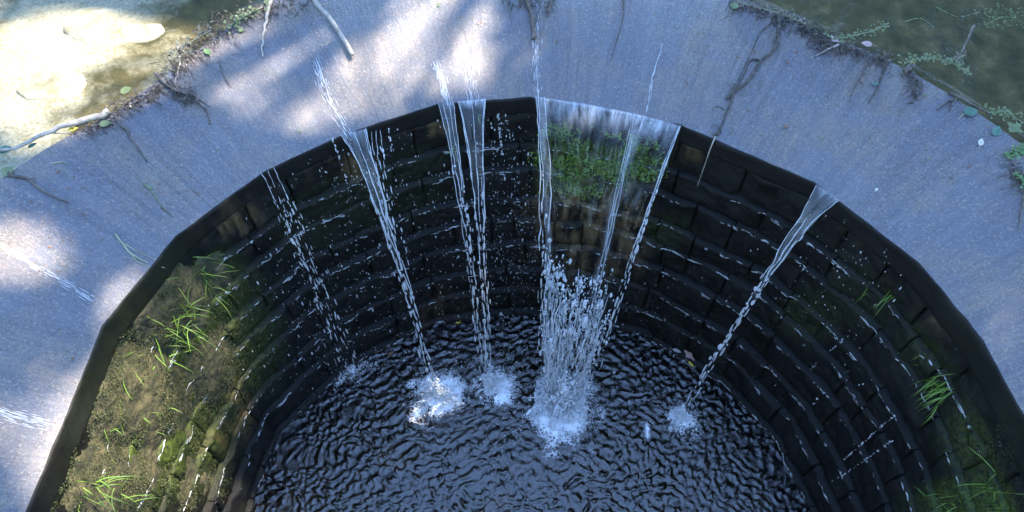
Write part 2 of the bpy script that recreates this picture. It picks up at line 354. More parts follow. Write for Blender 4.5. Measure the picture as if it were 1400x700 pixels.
# ------------------------------------------------------------------ ground sheet with the stream bed cut into it
def axis(lo, hi, near, step, far):
    a = list(np.arange(lo, hi + 1e-6, step)); s = step
    while a[-1] < far: s *= 1.35; a.append(a[-1] + s)
    s = step
    while a[0] > -far: s *= 1.35; a.insert(0, a[0] - s)
    return np.array(a)
gx = axis(-6.5, 6.5, 0, 0.09, 600); gy = axis(-3.0, 8.0, 0, 0.09, 600)
GX, GY = np.meshgrid(gx, gy, indexing='ij')
def ground_z(x, y):
    sh = x.shape; f = np.stack([x.ravel(), y.ravel(), 0 * x.ravel()], -1)
    n = (fbm(f * 0.7, 4, 21).reshape(sh) - 0.5); n2 = (fbm(f * 4, 4, 22).reshape(sh) - 0.5)
    bed = 0.15 - 0.42 * smooth(-2.6, 1.0, x) + 0.12 * n + 0.07 * n2
    ext = np.maximum(np.maximum(np.abs(x) - 8, y - 10), -(y + 0.9))
    bank = smooth(0.0, 2.2, ext + 0.8 * n)
    z = bed * (1 - bank) + (0.9 + 0.5 * n) * bank
    r = np.where(y > 0, np.hypot(x, y), np.abs(x))
    z = np.where(r < 4.12, np.minimum(z, 0.24 * (r - 3.0) / 1.16 - 0.12), z)
    dig = smooth(3.42, 3.12, r)
    return z * (1 - dig) + (-3.42 + 0.2 * n) * dig
GZ = ground_z(GX, GY)
mb = MB(); mb.grid(np.stack([GX, GY, GZ], -1), len(gx), len(gy)); ground = mb.build('ground', M['bed']); tag(ground, 'sandy and algae covered stream bed with grassy banks', 'ground', kind='structure')
SURF_GROUND = (mb.v[0], mb.f)

# ------------------------------------------------------------------ water of the pond above the weir
mb = MB(); uw = np.linspace(-0.75, PI + 0.75, 260); rw = np.concatenate([[0, 0.03], np.geomspace(0.08, 9, 26)])
UU, RR = np.meshgrid(uw, rw, indexing='ij'); Wp = P3(UU, Rout(UU) - 0.012 + RR, Z_OUT - 0.006 + 0.014 * smooth(0.0, 0.08, RR))
mb.grid(Wp, len(uw), len(rw)); mb.f = [t[::-1] for t in mb.f]; pond = tag(mb.build('pond_water', M['pond']), 'clear shallow stream water held back above the weir', 'water', kind='structure'); SURF.append((Wp.reshape(-1, 3), mb.f))

# ------------------------------------------------------------------ plunge pool
LAND = [(597, 538, 1.0), (668, 525, .8), (768, 565, 1.6), (928, 572, .6)]
LXY = [(at(a, b, Z_POOL)[:2], w) for a, b, w in LAND]
_k = []
for i in range(130):
    lam = math.exp(rng.uniform(math.log(0.034), math.log(0.125))); an = rng.uniform(0, 2 * PI)
    _k.append((2 * PI / lam * math.cos(an), 2 * PI / lam * math.sin(an), rng.uniform(0, 2 * PI), lam ** 0.95))
_sl = math.sqrt(sum((a * a + b * b) * m * m / 2 for a, b, p, m in _k))
def pool_h(x, y):
    sh = x.shape; P = np.stack([x.ravel(), y.ravel(), 0 * x.ravel()], -1)
    wx = x + 0.12 * (vnoise(P * 4.5, 301).reshape(sh) - .5) + 0.03 * (vnoise(P * 15, 305).reshape(sh) - .5); wy = y + 0.12 * (vnoise(P * 4.5 + 9, 302).reshape(sh) - .5) + 0.03 * (vnoise(P * 15 + 9, 306).reshape(sh) - .5)
    h = 0
    for a, b, p, am in _k: h = h + am * np.cos(a * wx + b * wy + p)
    h = h / _sl * 0.33
    h = h + 0.35 * np.abs(h)
    h = h * (0.55 + 0.9 * fbm(P * 1.7, 2, 304).reshape(sh))
    for (c, w) in LXY:
        d = np.hypot(x - c[0], y - c[1]); h = h + 0.0045 * w * np.cos(d * 2 * PI / 0.12 + 2.2 * np.sin(np.arctan2(y - c[1], x - c[0]) * 3 + d * 4)) * np.exp(-d / 0.5) * smooth(0.02, 0.2, d)
    return h
px_ = np.arange(-3.2, 3.2, 0.0115); py_ = np.concatenate([-np.geomspace(8, 0.4, 40)[:-1], np.arange(-0.4, 3.1, 0.0115)])
PX, PY = np.meshgrid(px_, py_, indexing='ij'); ok = np.where(PY > 0, np.hypot(PX, PY), np.abs(PX)) < 2.92
Pz = Z_POOL + pool_h(PX, PY); V = np.stack([PX, PY, Pz], -1).reshape(-1, 3); ny = len(py_)
I, J = np.nonzero(ok[:-1, :-1] & ok[1:, :-1] & ok[:-1, 1:] & ok[1:, 1:]); k = I * ny + J
F = np.stack([k, k + ny, k + ny + 1, k + 1], -1); used = np.unique(F); re = np.full(len(V), -1); re[used] = np.arange(len(used))
PVERT, PFACE = V[used], re[F]; mb = MB(); mb.add(PVERT, PFACE); pool = tag(mb.build('pool_water', M['pool']), 'dark rippled water of the plunge pool below the wall', 'water', kind='structure')
q = [P3(np.array([a]), 2.92, Z_POOL)[0] for a in np.linspace(-0.5, PI + .5, 40)]
SURF.append((np.array([(-3.2, -8, Z_POOL), (3.2, -8, Z_POOL), (3.2, 3.1, Z_POOL), (-3.2, 3.1, Z_POOL)]), [(0, 1, 2, 3)]))

# ------------------------------------------------------------------ moss bank on the left of the wall
BANK = [(225, 420, 95, 85, 1.0), (290, 500, 55, 75, .75), (180, 540, 110, 110, .9), (150, 660, 120, 90, .8), (250, 660, 70, 60, .5), (290, 380, 45, 45, .6)]
ug = np.linspace(2.45, PI + 0.5, 300); zg = np.linspace(-LIP - 0.01, -2.3, 190)
UU, ZZ = np.meshgrid(ug, zg, indexing='ij'); P0 = P3(UU, wall_R(UU, ZZ), ZZ).reshape(-1, 3)
mk = np.zeros(len(P0)); q = proj(P0)
for cx, cy, rx, ry, a in BANK: mk = np.maximum(mk, a * smooth(1.2, 0.25, np.hypot((q[:, 0] - cx) / rx, (q[:, 1] - cy) / ry)))
top = smooth(-LIP + 0.02, -LIP - 0.05, P0[:, 2])
th = -0.07 + mk * (0.09 + 0.10 * fbm(P0 * 2.6, 4, 31)) * top + 0.028 * (fbm(P0 * 9, 4, 32) - 0.45) + 0.02 * (fbm(P0 * 45, 3, 33) - 0.5)
mb = MB(); Mv = P3(UU, wall_R(UU, ZZ) - th.reshape(UU.shape), ZZ); mb.grid(Mv, len(ug), len(zg))
keep = th > -0.06; f = [t for t in mb.f if keep[t[0]] or keep[t[2]]]; mb.f = f
bank = tag(mb.build('moss_bank', M['moss']), 'bulging brown and green mossy soil bank clinging to the left of the wall', 'moss', kind='stuff'); SURF.append((Mv.reshape(-1, 3), mb.f))

allv, allf, n = [], [], 0
for V, F in SURF:
    allv.append(np.asarray(V).reshape(-1, 3)); allf.extend([tuple(int(i) + n for i in t) for t in F]); n += len(allv[-1])
BVH = BVHTree.FromPolygons(np.concatenate(allv).tolist(), allf)
def hit(px, py):
    h, nrm, _, d = BVH.ray_cast(Vector(CAM), Vector(ray(px, py)).normalized())
    nrm = np.array(nrm)
    if nrm @ ray(px, py) > 0: nrm = -nrm
    return np.array(h), nrm, d
def m_per_px(px, py): return hit(px, py)[2] / FPX / np.linalg.norm(ray(px, py))**1

# ------------------------------------------------------------------ small shapes
def spline(P, n):
    P = np.asarray(P, float); d = np.concatenate([[0], np.cumsum(np.linalg.norm(np.diff(P, axis=0), axis=1))]); t = np.linspace(0, d[-1], n)
    m = np.gradient(P, d, axis=0) if len(P) > 2 else np.tile((P[1] - P[0]) / d[-1], (2, 1))
    i = np.clip(np.searchsorted(d, t, 'right') - 1, 0, len(d) - 2); h = (d[i + 1] - d[i]); s = ((t - d[i]) / h)[:, None]; h = h[:, None]
    return (2 * s**3 - 3 * s**2 + 1) * P[i] + (s**3 - 2 * s**2 + s) * h * m[i] + (-2 * s**3 + 3 * s**2) * P[i + 1] + (s**3 - s**2) * h * m[i + 1]
def leaf_geo(mb, c, nrm, fwd, L, W, lobes=False, curl=0.15):
    nrm = nrm / np.linalg.norm(nrm); fwd = fwd - nrm * (fwd @ nrm); fwd /= np.linalg.norm(fwd) + 1e-9; sd = np.cross(nrm, fwd)
    a = np.linspace(0, 1, 9); w = np.sin(PI * a ** 0.8) ** 0.85 * W / 2
    if lobes: w = w * (1 + 0.45 * np.cos(a * 4 * PI + 0.4))
    up = curl * L * (a - 0.5) ** 2
    mid = c + np.outer((a - 0.5) * L, fwd) + np.outer(up, nrm)
    l = mid + np.outer(w, sd) + np.outer(w * 0.25, nrm); r = mid - np.outer(w, sd) + np.outer(w * 0.25, nrm)
    V = np.stack([l, mid, r], 1); mb.grid(V, 9, 3)
def blade(mb, p0, d, L, w, droop, n=8):
    P = [p0]; d = d / np.linalg.norm(d); st = L / n
    for i in range(n):
        d = d + np.array([0, 0, -droop / n]) + rng.normal(0, 0.07, 3); d /= np.linalg.norm(d); P.append(P[-1] + d * st)
    P = np.array(P); T = np.gradient(P, axis=0); sd = np.cross(T, rng.normal(0, 1, 3)); sd /= np.linalg.norm(sd, axis=1, keepdims=True) + 1e-9
    ww = w * (1 - np.linspace(0, 1, n + 1) ** 2.2)[:, None] + 0.0004
    mb.grid(np.stack([P - sd * ww / 2, P + sd * ww / 2], 1), n + 1, 2)
TH = np.linspace(0, PI, 6); _sv = [(0, 0, 1)] + [(math.sin(t) * math.cos(a), math.sin(t) * math.sin(a), math.cos(t)) for t in TH[1:-1] for a in np.arange(6) * PI / 3] + [(0, 0, -1)]
_sv = np.array(_sv); _sf = [(0, 1 + (k + 1) % 6, 1 + k)[::-1] for k in range(6)] + [(1 + i * 6 + k, 1 + (i + 1) * 6 + k, 1 + (i + 1) * 6 + (k + 1) % 6, 1 + i * 6 + (k + 1) % 6) for i in range(3) for k in range(6)] + [(25, 19 + k, 19 + (k + 1) % 6) for k in range(6)]
def drops(mb, C, r, stretch=1.0, D=None):
    C = np.asarray(C, float).reshape(-1, 3); n = len(C); r = np.broadcast_to(r, (n,)); st = np.broadcast_to(stretch, (n,))
    V = _sv[None] * r[:, None, None] * np.stack([np.ones(n), np.ones(n), st], -1)[:, None]
    V = V * (1 + rng.normal(0, 0.12, V.shape))
    if D is not None:     # shear along travel
        V = V + V[..., 2:3] * np.asarray(D).reshape(-1, 1, 3)
    V = V + C[:, None]
    b = mb.n; F = (np.arange(n) * 26)[:, None]; F4 = []
    for i in range(n):
        o = i * 26
        F4.extend([tuple(o + k for k in t) for t in _sf])
    mb.add(V, F4)

# ------------------------------------------------------------------ falling water
CEN = [None, 1.0]      # centre line of the fall being built, and how fast it draws together
def fallpath(lip, land, s):
    a = at(*lip, 0.012); b = at(*land, Z_POOL); s = np.asarray(s, float)[:, None]
    if CEN[0] is None: P = a + (b - a) * s
    else:
        ac = at(*CEN[0][0], 0.012); bc = at(*CEN[0][1], Z_POOL); P = ac + (bc - ac) * s + (a - ac) * np.clip(1 - s, 0, 1) ** CEN[1] + (b - bc) * s
    P = P.copy(); P[:, 2] = (a[2] + (Z_POOL - a[2]) * (0.10 * s + 0.90 * s * s)[:, 0]); return P
def strand(mb, lip, land, s0, s1, rad, jit=0.01, off=(0, 0, 0), breakup=0.45, gap=0.25, conv=None):
    # a thread of water that beads and then breaks into drops on the way down
    s = s0; ph = rng.uniform(0, 100)
    while s < s1:
        br = s > breakup * rng.uniform(0.6, 1.3)
        ln = (rng.uniform(0.008, 0.034) if br else rng.uniform(0.05, 0.13)) * (1.0 if s > 0.3 else 1.3)
        e = min(s + ln, s1 + 0.01); q = np.linspace(s, e, 7); P = fallpath(lip, land, q) + np.asarray(off)
        qw = q if not br else q * 0.15 + q.mean() * 0.85; w = np.stack([vnoise(np.stack([qw * 24 + ph, 0 * q, 0 * q + k * 9], -1), 41) - 0.5 for k in range(3)], -1); w[:, 2] = 0
        P = P + w * 2.4 * jit * (0.15 + q[:, None] * 2.0)
        if br: P = P + np.array([*rng.normal(0, jit * 0.9 * s, 2), 0])
        pr = np.sin(np.linspace(0.10, PI - 0.10, 7)) ** 0.55 * rad * (math.exp(rng.normal(0.08, 0.36)) if br else rng.uniform(0.5, 1.1)) * (0.5 + 0.5 * min(1, s / 0.35))
        mb.tube(P, pr, 6); s = e - 0.02 if not br else e + gap * abs(rng.normal(0, 0.022))
def sheet(mb, lips, lands, s1, ns=44, nw=30, bulge=0.02):
    s = np.linspace(0, 1, ns); V = np.zeros((nw, ns, 3)); UV = np.zeros((nw, ns, 2)); Fo = np.zeros((nw, ns))
    for i in range(nw):
        w = i / (nw - 1); lp = np.interp(w, np.linspace(0, 1, len(lips)), [p[0] for p in lips]), np.interp(w, np.linspace(0, 1, len(lips)), [p[1] for p in lips])
        ld = (lands[0][0] + (lands[1][0] - lands[0][0]) * w, lands[0][1] + (lands[1][1] - lands[0][1]) * w)
        V[i] = fallpath(lp, ld, s * s1); UV[i, :, 0] = w * np.hypot(lips[0][0] - lips[-1][0], lips[0][1] - lips[-1][1]) / 190; UV[i, :, 1] = s * s1 * 2.6
        Fo[i] = s
    n = vnoise(np.stack([UV[..., 0].ravel() * 26, UV[..., 1].ravel() * 2.2, 0 * UV[..., 0].ravel()], -1), 51).reshape(nw, ns) - 0.5
    V[..., 1] -= bulge * n * smooth(0.02, 0.2, s)[None]
    ew = (vnoise(np.stack([s * 13, 0 * s, 0 * s + nw], -1), 57) - 0.5) * 0.05 * smooth(0.02, .5, s); ev = (vnoise(np.stack([s * 11, 0 * s, 9 + 0 * s], -1), 58) - 0.5) * 0.05 * smooth(0.02, .5, s); k_ = np.linspace(0, 1, nw)[:, None]; V[..., 0] += (ew[None] * (1 - k_) + ev[None] * k_) * min(1.0, bulge / 0.05)
    mb.grid(V, nw, ns); return UV.reshape(-1, 2), Fo.ravel()
def mk_sheet(lips, lands, s1, parent, foam=lambda w, s: 0.6 * s, **kw):
    mb = MB(); uv, fo = sheet(mb, lips, lands, s1, **kw); o = mb.build('water_sheet', M['sheet'], parent); uvs(o, uv); attr(o, 'fade', smooth(1.0, 0.62, fo + 0.25 * (vnoise(np.stack([uv[:, 0] * 40, uv[:, 1] * 2, 0 * fo], -1), 55) - 0.5))); w = uv[:, 0] / (uv[:, 0].max() + 1e-9); attr(o, 'foam', foam(w, fo)); return o

FG = 'jets of water falling over the weir'
# thin spattering fall on the left
A_ = empty('waterfall', 'thin broken trickle of drops falling on the far left of the wall', 'waterfall', FG)
mb = MB()
for lip, land in (((357, 236), (486, 522)), ((374, 228), (492, 518)), ((366, 232), (476, 512))):
    strand(mb, lip, land, 0.0, 0.97, 0.0045, 0.010, breakup=0.15, gap=1.3)
    for k in range(2): strand(mb, lip, land, 0.25, 1.0, 0.0032, 0.04, breakup=0.2, gap=2.0)
tag(mb.build('strands', M['drops'], A_), kind='stuff')
# second fall: fan that narrows to a rope
CEN[:] = [((483, 180), (597, 537)), 2.7]
B_ = empty('waterfall', 'narrow rope of water beside a spotty side thread, left of the yellow leaf', 'waterfall', FG)
mk_sheet([(466, 184), (500, 176)], [(594, 536), (598, 538)], 0.62, B_, lambda w, s: 0.12 + 0.25 * s + 0.3 * smooth(.15, 0, s), nw=14)
mb = MB()
for w in (0, .06, .5, .93, 1): strand(mb, (466 + 34 * w, 184 - 9 * w), (592 + 8 * w, 537), 0.0, 0.97, 0.0062, 0.010, breakup=0.5, gap=0.5)
for k in range(3): strand(mb, (508 + 6 * k, 174 - k), (588 + 10 * k, 530), 0.03, 0.60, 0.0042, 0.016, breakup=0.15, gap=0.8)
tag(mb.build('strands', M['drops'], B_), kind='stuff')
CEN[:] = [((609, 141), (662, 516)), 2.3]
C_ = empty('waterfall', 'slim jet of water just left of the twin edged glassy tongue', 'waterfall', FG)
mk_sheet([(599, 142), (620, 140)], [(660, 515), (664, 516)], 0.5, C_, lambda w, s: 0.10 + 0.2 * s + 0.3 * smooth(.15, 0, s), nw=10)
mb = MB()
for w in (0, .3, .7, 1): strand(mb, (599 + 21 * w, 142 - 2 * w), (658 + 8 * w, 516), 0.0, 0.97, 0.0055, 0.008, breakup=0.42, gap=0.55)
tag(mb.build('strands', M['drops'], C_), kind='stuff')
CEN[:] = [((645, 137), (669, 520)), 2.3]
D_ = empty('waterfall', 'glassy funnel shaped tongue of water with two bright edges', 'waterfall', FG)
mk_sheet([(626, 139), (664, 135)], [(668, 518), (672, 518)], 0.52, D_, lambda w, s: 0.05 + 0.7 * smooth(.14, 0, s) + 0.15 * s, nw=16)
mb = MB()
for w, r in ((0, .006), (.04, .005), (1, .006), (.95, .005), (.5, .004)): strand(mb, (626 + 38 * w, 139 - 4 * w), (667 + 6 * w, 520), 0.0, 0.97, r, 0.007, breakup=0.45, gap=0.55)
tag(mb.build('strands', M['drops'], D_), kind='stuff')
CEN[:] = [None, 1.0]
E_ = empty('waterfall', 'broad transparent curtain of water over green moss, the widest of the falls', 'waterfall', FG)
mk_sheet([(731, 132), (800, 142), (870, 156), (931, 172)], [(750, 556), (792, 556)], 0.86, E_,
         lambda w, s: 0.66 * smooth(0.20, 0.0, s) * (0.55 + 0.45 * smooth(0.0, 0.3, w)) + 0.45 * np.exp(-((w - 0.70) / 0.035) ** 2) + 0.4 * np.exp(-((w - 0.03) / 0.03) ** 2) + 0.35 * smooth(0.8, 1.0, s), nw=90, ns=70, bulge=0.05)
mb = MB()
for k in range(3): strand(mb, (929 + k, 172), (801 + 3 * k, 548), 0.0, 0.80, 0.0058, 0.006, breakup=0.35, gap=0.35)
for lx, ld in ((735, 742), (744, 752), (733, 736)): strand(mb, (lx, 132.5), (ld, 545), 0.0, 0.85, 0.0055, 0.012, breakup=0.4, gap=0.3)
for k in range(3): strand(mb, (866 + 3 * k, 155), (783 + 3 * k, 545), 0.02, 0.75, 0.0035, 0.006, breakup=0.7)
for k in range(120):
    w = rng.beta(0.55, 0.85); s0 = rng.triangular(0.56, 0.72, 0.96); strand(mb, (733 + 194 * w, 132 + 40 * w), (748 + 44 * w + rng.normal(0, 3), 552 + rng.normal(0, 10)), s0, min(1.0, s0 + rng.uniform(0.1, 0.35)), math.exp(rng.normal(math.log(0.0042), .35)), 0.020, breakup=0.72, gap=0.9)
tag(mb.build('strands', M['drops'], E_), kind='stuff')
mb = MB(); n = 5500; q = 1 - 0.42 * rng.beta(0.8, 1.35, n); w = rng.beta(0.6, 0.9, n); C = np.array([fallpath((733 + 194 * a, 132 + 40 * a), (748 + 44 * a, 554), [t])[0] for a, t in zip(w, q)]) + rng.normal(0, 0.030, (n, 3))
keepc = fbm(C * np.array([11, 11, 4]), 3, 66) > 0.49; C = C[keepc]; n = len(C)
drops(mb, C, np.exp(rng.normal(math.log(0.0040), 0.6, n)), rng.uniform(1.0, 4.5, n)); tag(mb.build('droplets', M['aerated'], E_), kind='stuff')
CEN[:] = [((1131, 263), (933, 567)), 3.2]
F_ = empty('waterfall', 'slanting jet of water on the right pouring from a notch in the rim', 'waterfall', FG)
mk_sheet([(1116, 252), (1148, 274)], [(930, 566), (936, 570)], 0.60, F_, lambda w, s: 0.14 + 0.25 * s + 0.3 * smooth(.15, 0, s), nw=14)
mb = MB()
for w, r in ((0, .006), (.5, .007), (1, .006)): strand(mb, (1116 + 32 * w, 252 + 22 * w), (929 + 7 * w, 566), 0.0 if w != .5 else .2, 0.97, r, 0.010, breakup=0.42, gap=0.25)
tag(mb.build('strands', M['drops'], F_), kind='stuff')

CEN[:] = [None, 1.0]
# drips running off the wall on the right, each a dotted line of drops
def drip(a, b, label, n=26, r=0.0045):
    pa, na, _ = hit(*a); pb, nb, _ = hit(*b); mb = MB(); s = np.sort(rng.uniform(0, 1, n)); P = pa + (pb - pa) * s[:, None]; nrm = (na + nb) / 2
    P += nrm * 0.05 + rng.normal(0, 0.004, P.shape); drops(mb, P, rng.uniform(0.6, 1.3, n) * r, rng.uniform(1.5, 4.0, n), np.tile(0 * nrm, (n, 1)))
    tag(mb.build('drip_line', M['drops']), label, 'drip', 'dripping lines of drops on the wall')
drip((1238, 560), (1160, 628), 'upper dotted line of drops running from the bright grass tuft on the right wall', 34)
drip((1228, 598), (1145, 655), 'lower dotted line of drops below the bright grass tuft on the right wall', 30)
drip((1168, 450), (1108, 505), 'short dotted line of drops halfway between the slanting jet and the bright grass tuft', 18)
drip((1180, 488), (1110, 556), 'faint dotted line of drops under the short one, left of the bright grass tuft', 20, 0.0035)
drip((680, 148), (686, 205), 'spatter of drops between the glassy tongue and the broad curtain', 26, 0.005)
drip((452, 190), (476, 262), 'loose line of drops just left of the narrow rope of water', 22, 0.005)
drip((529, 168), (533, 200), 'few drops hanging under the rim right of the side thread', 12, 0.005)

# spray: countless fine drops in the air before the wall
mb = MB(); C = []; Rr = []; St = []
for (cx, cy, sx, sy, n, d0) in [(470, 360, 70, 90, 420, .3), (560, 380, 60, 80, 360, .4), (430, 420, 40, 60, 260, .25), (690, 290, 22, 90, 420, .3), (725, 330, 14, 70, 260, .35), (690, 400, 40, 50, 200, .4), (640, 330, 40, 90, 260, .35),
                                (520, 250, 60, 50, 240, .2), (680, 200, 16, 40, 90, .15), (500, 500, 60, 30, 260, .25), (590, 500, 50, 30, 200, .3), (780, 470, 60, 50, 260, .3), (1110, 420, 50, 60, 140, .2), (1180, 350, 40, 40, 90, .15), (940, 560, 26, 20, 90, .2), (880, 420, 50, 60, 120, .3)]:
    for k in range(int(n * 0.75)):
        x, y = rng.normal(cx, sx), rng.normal(cy, sy)
        if y < 150: continue
        p, nr, dist = hit(x, y); f = rng.uniform(0, d0) / 6.0
        if p[2] > -0.05: continue
        C.append(p + (CAM - p) * f * 0.5 + nr * 0.02); Rr.append(math.exp(rng.normal(math.log(0.0026), 0.45))); St.append(rng.uniform(1, 4))
drops(mb, C, np.array(Rr), np.array(St)); tag(mb.build('spray', M['drops']), 'fine spray of flying drops in front of the dark wall', 'spray', kind='stuff')

# water glinting on the wet ledges of the courses
mb = MB()
for zt in COURSES + COURSES:
    u = -0.3
    while u < PI + 0.3:
        L = abs(rng.normal(0.10, 0.16)) + 0.04; ua = u; u += L / 2.85 + abs(rng.normal(0.02, 0.07))
        n = max(5, int(L / 0.015)); uu = ua + np.linspace(0, L / 2.85, n); C = []
        for k in range(n):
            inn = -np.array([math.cos(min(max(uu[k], 0), PI)), math.sin(min(max(uu[k], 0), PI)), 0]); q = P3(np.array([uu[k]]), wall_R(uu[k], zt), zt + 0.08)[0]
            for o_ in np.arange(0.05, -0.05, -0.008):
                h = BVH.ray_cast(Vector(q + inn * o_), Vector((0, 0, -1)), 0.13)
                if h[0] is not None and abs(h[0].z - zt) < 0.035: C.append(np.array(h[0]) - np.array([0, 0, 0.002])); break
        if len(C) < 5: continue
        C = np.array(C); C = C[np.abs(C[:, 2] - np.median(C[:, 2])) < 0.016]
        if len(C) < 5: continue
        C[1:-1] = (C[:-2] + C[1:-1] * 2 + C[2:]) / 4; C[1:-1] = (C[:-2] + C[1:-1] + C[2:]) / 3
        if np.linalg.norm(np.diff(C, axis=0), axis=1).max() > 0.09: continue
        for r in range(rng.integers(1, 5)):
            Q = C + rng.normal(0, 0.0022, C.shape) + np.array([0, 0, -abs(rng.normal(0, 0.014))]); a = rng.integers(0, max(1, len(Q) - 4)); Q = Q[a:a + rng.integers(4, len(Q) + 1)]
            if len(Q) < 4: continue
            t = np.linspace(0.05, 0.95, len(Q)); mb.tube(Q, 0.0046 * np.sin(PI * t) ** .5 * rng.uniform(.3, 1.25, len(Q)), 5)
tag(mb.build('ledge_water', M['drops']), 'broken trickles of water lying on the ledges of the wall courses', 'water', kind='stuff')
# ------------------------------------------------------------------ splashes and foam on the pool
def foam_sheet(c, rad, dens, parent, name='foam', res=0.02, lift=0.006):
    PV = PVERT; sel = (np.abs(PV[:, 0] - c[0]) < rad) & (np.abs(PV[:, 1] - c[1]) < rad); D = np.full(len(PV), -1.0); D[sel] = dens(PV[sel, 0], PV[sel, 1]); okv = D > -0.35
    f = PFACE[okv[PFACE].all(axis=1)]; us_ = np.unique(f); rm = np.full(len(PV), -1); rm[us_] = np.arange(len(us_)); D = D[us_]
    mb = MB(); mb.add(PV[us_] + np.array([0, 0, lift]), rm[f]); o = mb.build(name, M['foam'], parent); attr(o, 'foam', D); return o
def splash(px, py, rad, n, label, hgt=0.16, ell=1.0):
    root = empty('splash', label, 'splash', 'white splashes where the falls hit the pool'); c = at(px, py, Z_POOL)
    foam_sheet(c, rad * 3.2, lambda x, y: 1.12 - 1.15 * (np.hypot((x - c[0]), (y - c[1]) * ell) / (rad * 2.0)) ** 0.7 + 0.75 * (fbm(np.stack([x * 5, y * 5, 0 * x], -1), 3, 61) - 0.5), root)
    mb = MB(); a = rng.uniform(0, 2 * PI, n); ray_ = 0.35 + 1.5 * vnoise(np.stack([np.cos(a) * 2.2 + px, np.sin(a) * 2.2, 0 * a], -1), 67) ** 1.6; r = np.abs(rng.normal(0, rad * 0.42, n)) * ray_ + np.where(rng.random(n) < .12, rng.exponential(rad * .5, n), 0)
    X = c[0] + r * np.cos(a); Y = c[1] + r * np.sin(a) / ell; h = np.abs(rng.normal(0, 1, n)) * hgt * np.exp(-(r / rad) ** 2 * 1.2) + 0.004
    P = np.stack([X, Y, Z_POOL + pool_h(X, Y) + h], -1); kp = fbm(P * 14, 2, 68) > 0.42; P = P[kp]; n = len(P)
    drops(mb, P, np.exp(rng.normal(math.log(0.0043), 0.6, n)), rng.uniform(0.8, 2.6, n)); tag(mb.build('droplets', M['aerated'], root), kind='stuff')
    # crown of thrown threads
    mb = MB()
    for k in range(int(26 * rad / 0.2)):
        a0 = rng.uniform(0, 2 * PI); v = rng.uniform(0.3, 1.0) * rad; r0 = rng.uniform(0.1, .5) * rad; t = np.linspace(0, 1, 7)
        P = np.stack([c[0] + (r0 + v * t) * math.cos(a0), c[1] + (r0 + v * t) * math.sin(a0), Z_POOL + 0.01 + 4 * hgt * rng.uniform(.2, .9) * t * (1 - 0.8 * t)], -1)
        mb.tube(P, 0.006 * np.sin(np.linspace(0.3, PI - .2, 7)) * rng.uniform(.5, 1.2), 5)
    tag(mb.build('thrown_threads', M['aerated'], root), kind='stuff'); return root
splash(600, 545, 0.19, 1500, 'sunlit white splash, leftmost of the bright boils on the pool')
splash(670, 530, 0.16, 1000, 'small white splash between the leftmost boil and the biggest boil')
splash(768, 556, 0.28, 5000, 'largest white boil of foam under the broad water curtain', 0.24)
splash(928, 572, 0.10, 600, 'smallest white splash at the foot of the slanting right jet', 0.10)
def wide(x, y):
    d = np.full(len(x), -1.0); P = np.stack([x, y, 0 * x], -1)
    for (c, w) in LXY: d = np.maximum(d, 0.28 - 0.40 * np.hypot(x - c[0], y - c[1]) / (0.75 * w ** 0.5))
    rr = np.hypot(x, y); edge = 0.12 - 5.0 * np.abs(rr - (Rpool(np.arctan2(y, x)) - 0.03)); d = np.maximum(d, np.where(y > 0, edge, -1))
    q = at(885, 585, Z_POOL); d = np.maximum(d, 0.34 - np.hypot((x - q[0]) / 0.04, (y - q[1]) / 0.22) * 0.3)
    q = at(470, 505, Z_POOL); d = np.maximum(d, 0.30 - np.hypot((x - q[0]), (y - q[1])) * 0.6)
    return d + 0.35 * (fbm(P * 3, 4, 62) - 0.5)
tag(foam_sheet(np.array([0.0, 1.35]), 2.0, wide, None, 'pool_foam', 0.025, 0.003), 'thin lacy froth drifting on the dark pool', 'foam', kind='stuff')

# rivulets: bright threads of fast water on the apron
def rivulet(px, label, w=0.02, n=200, drop=0.0026):
    P = np.array([hit(*p)[0] for p in px]); C = spline(P, 60); mb = MB()
    s = rng.uniform(0, 59, n); i = s.astype(int); Q = C[i] + (C[np.minimum(i + 1, 59)] - C[i]) * (s - i)[:, None]; Q[:, :2] += rng.normal(0, w / 2, (n, 2)); 
    T = C[np.minimum(i + 2, 59)] - C[np.maximum(i - 2, 0)]; T /= np.linalg.norm(T, axis=1, keepdims=True) + 1e-9
    for k in range(n):
        L = rng.uniform(0.012, 0.05); mb.tube(Q[k] + np.outer(np.linspace(-L, L, 5), T[k]) + np.array([0, 0, 0.002]), np.array([.15, .8, 1, .7, .1]) * drop * rng.uniform(.4, 1.1), 5)
    tag(mb.build('rivulet', M['drops']), label, 'rivulet', 'bright rivulets streaking down the apron')
rivulet([(8, 342), (55, 368), (90, 388), (122, 408)], 'white rivulet on the left apron pointing at the rim corner', 0.022, 110)
rivulet([(-8, 560), (20, 570), (60, 580)], 'short wide white rivulet at the left frame edge low on the apron', 0.045, 90)
rivulet([(596, 86), (604, 112), (610, 140)], 'bright rivulet feeding the slim jet', 0.035, 160)
rivulet([(735, 4), (732, 60), (735, 130)], 'long thin rivulet running to the left edge of the broad curtain', 0.03, 130, .0022)
rivulet([(906, 60), (894, 100), (884, 152)], 'fine straight rivulet above the right half of the broad curtain', 0.008, 60, .002)
rivulet([(430, 80), (452, 140), (478, 182)], 'glittering rivulet feeding the narrow rope of water', 0.05, 200)
rivulet([(646, 60), (642, 100), (645, 135)], 'speckled rivulet above the glassy tongue', 0.06, 130)

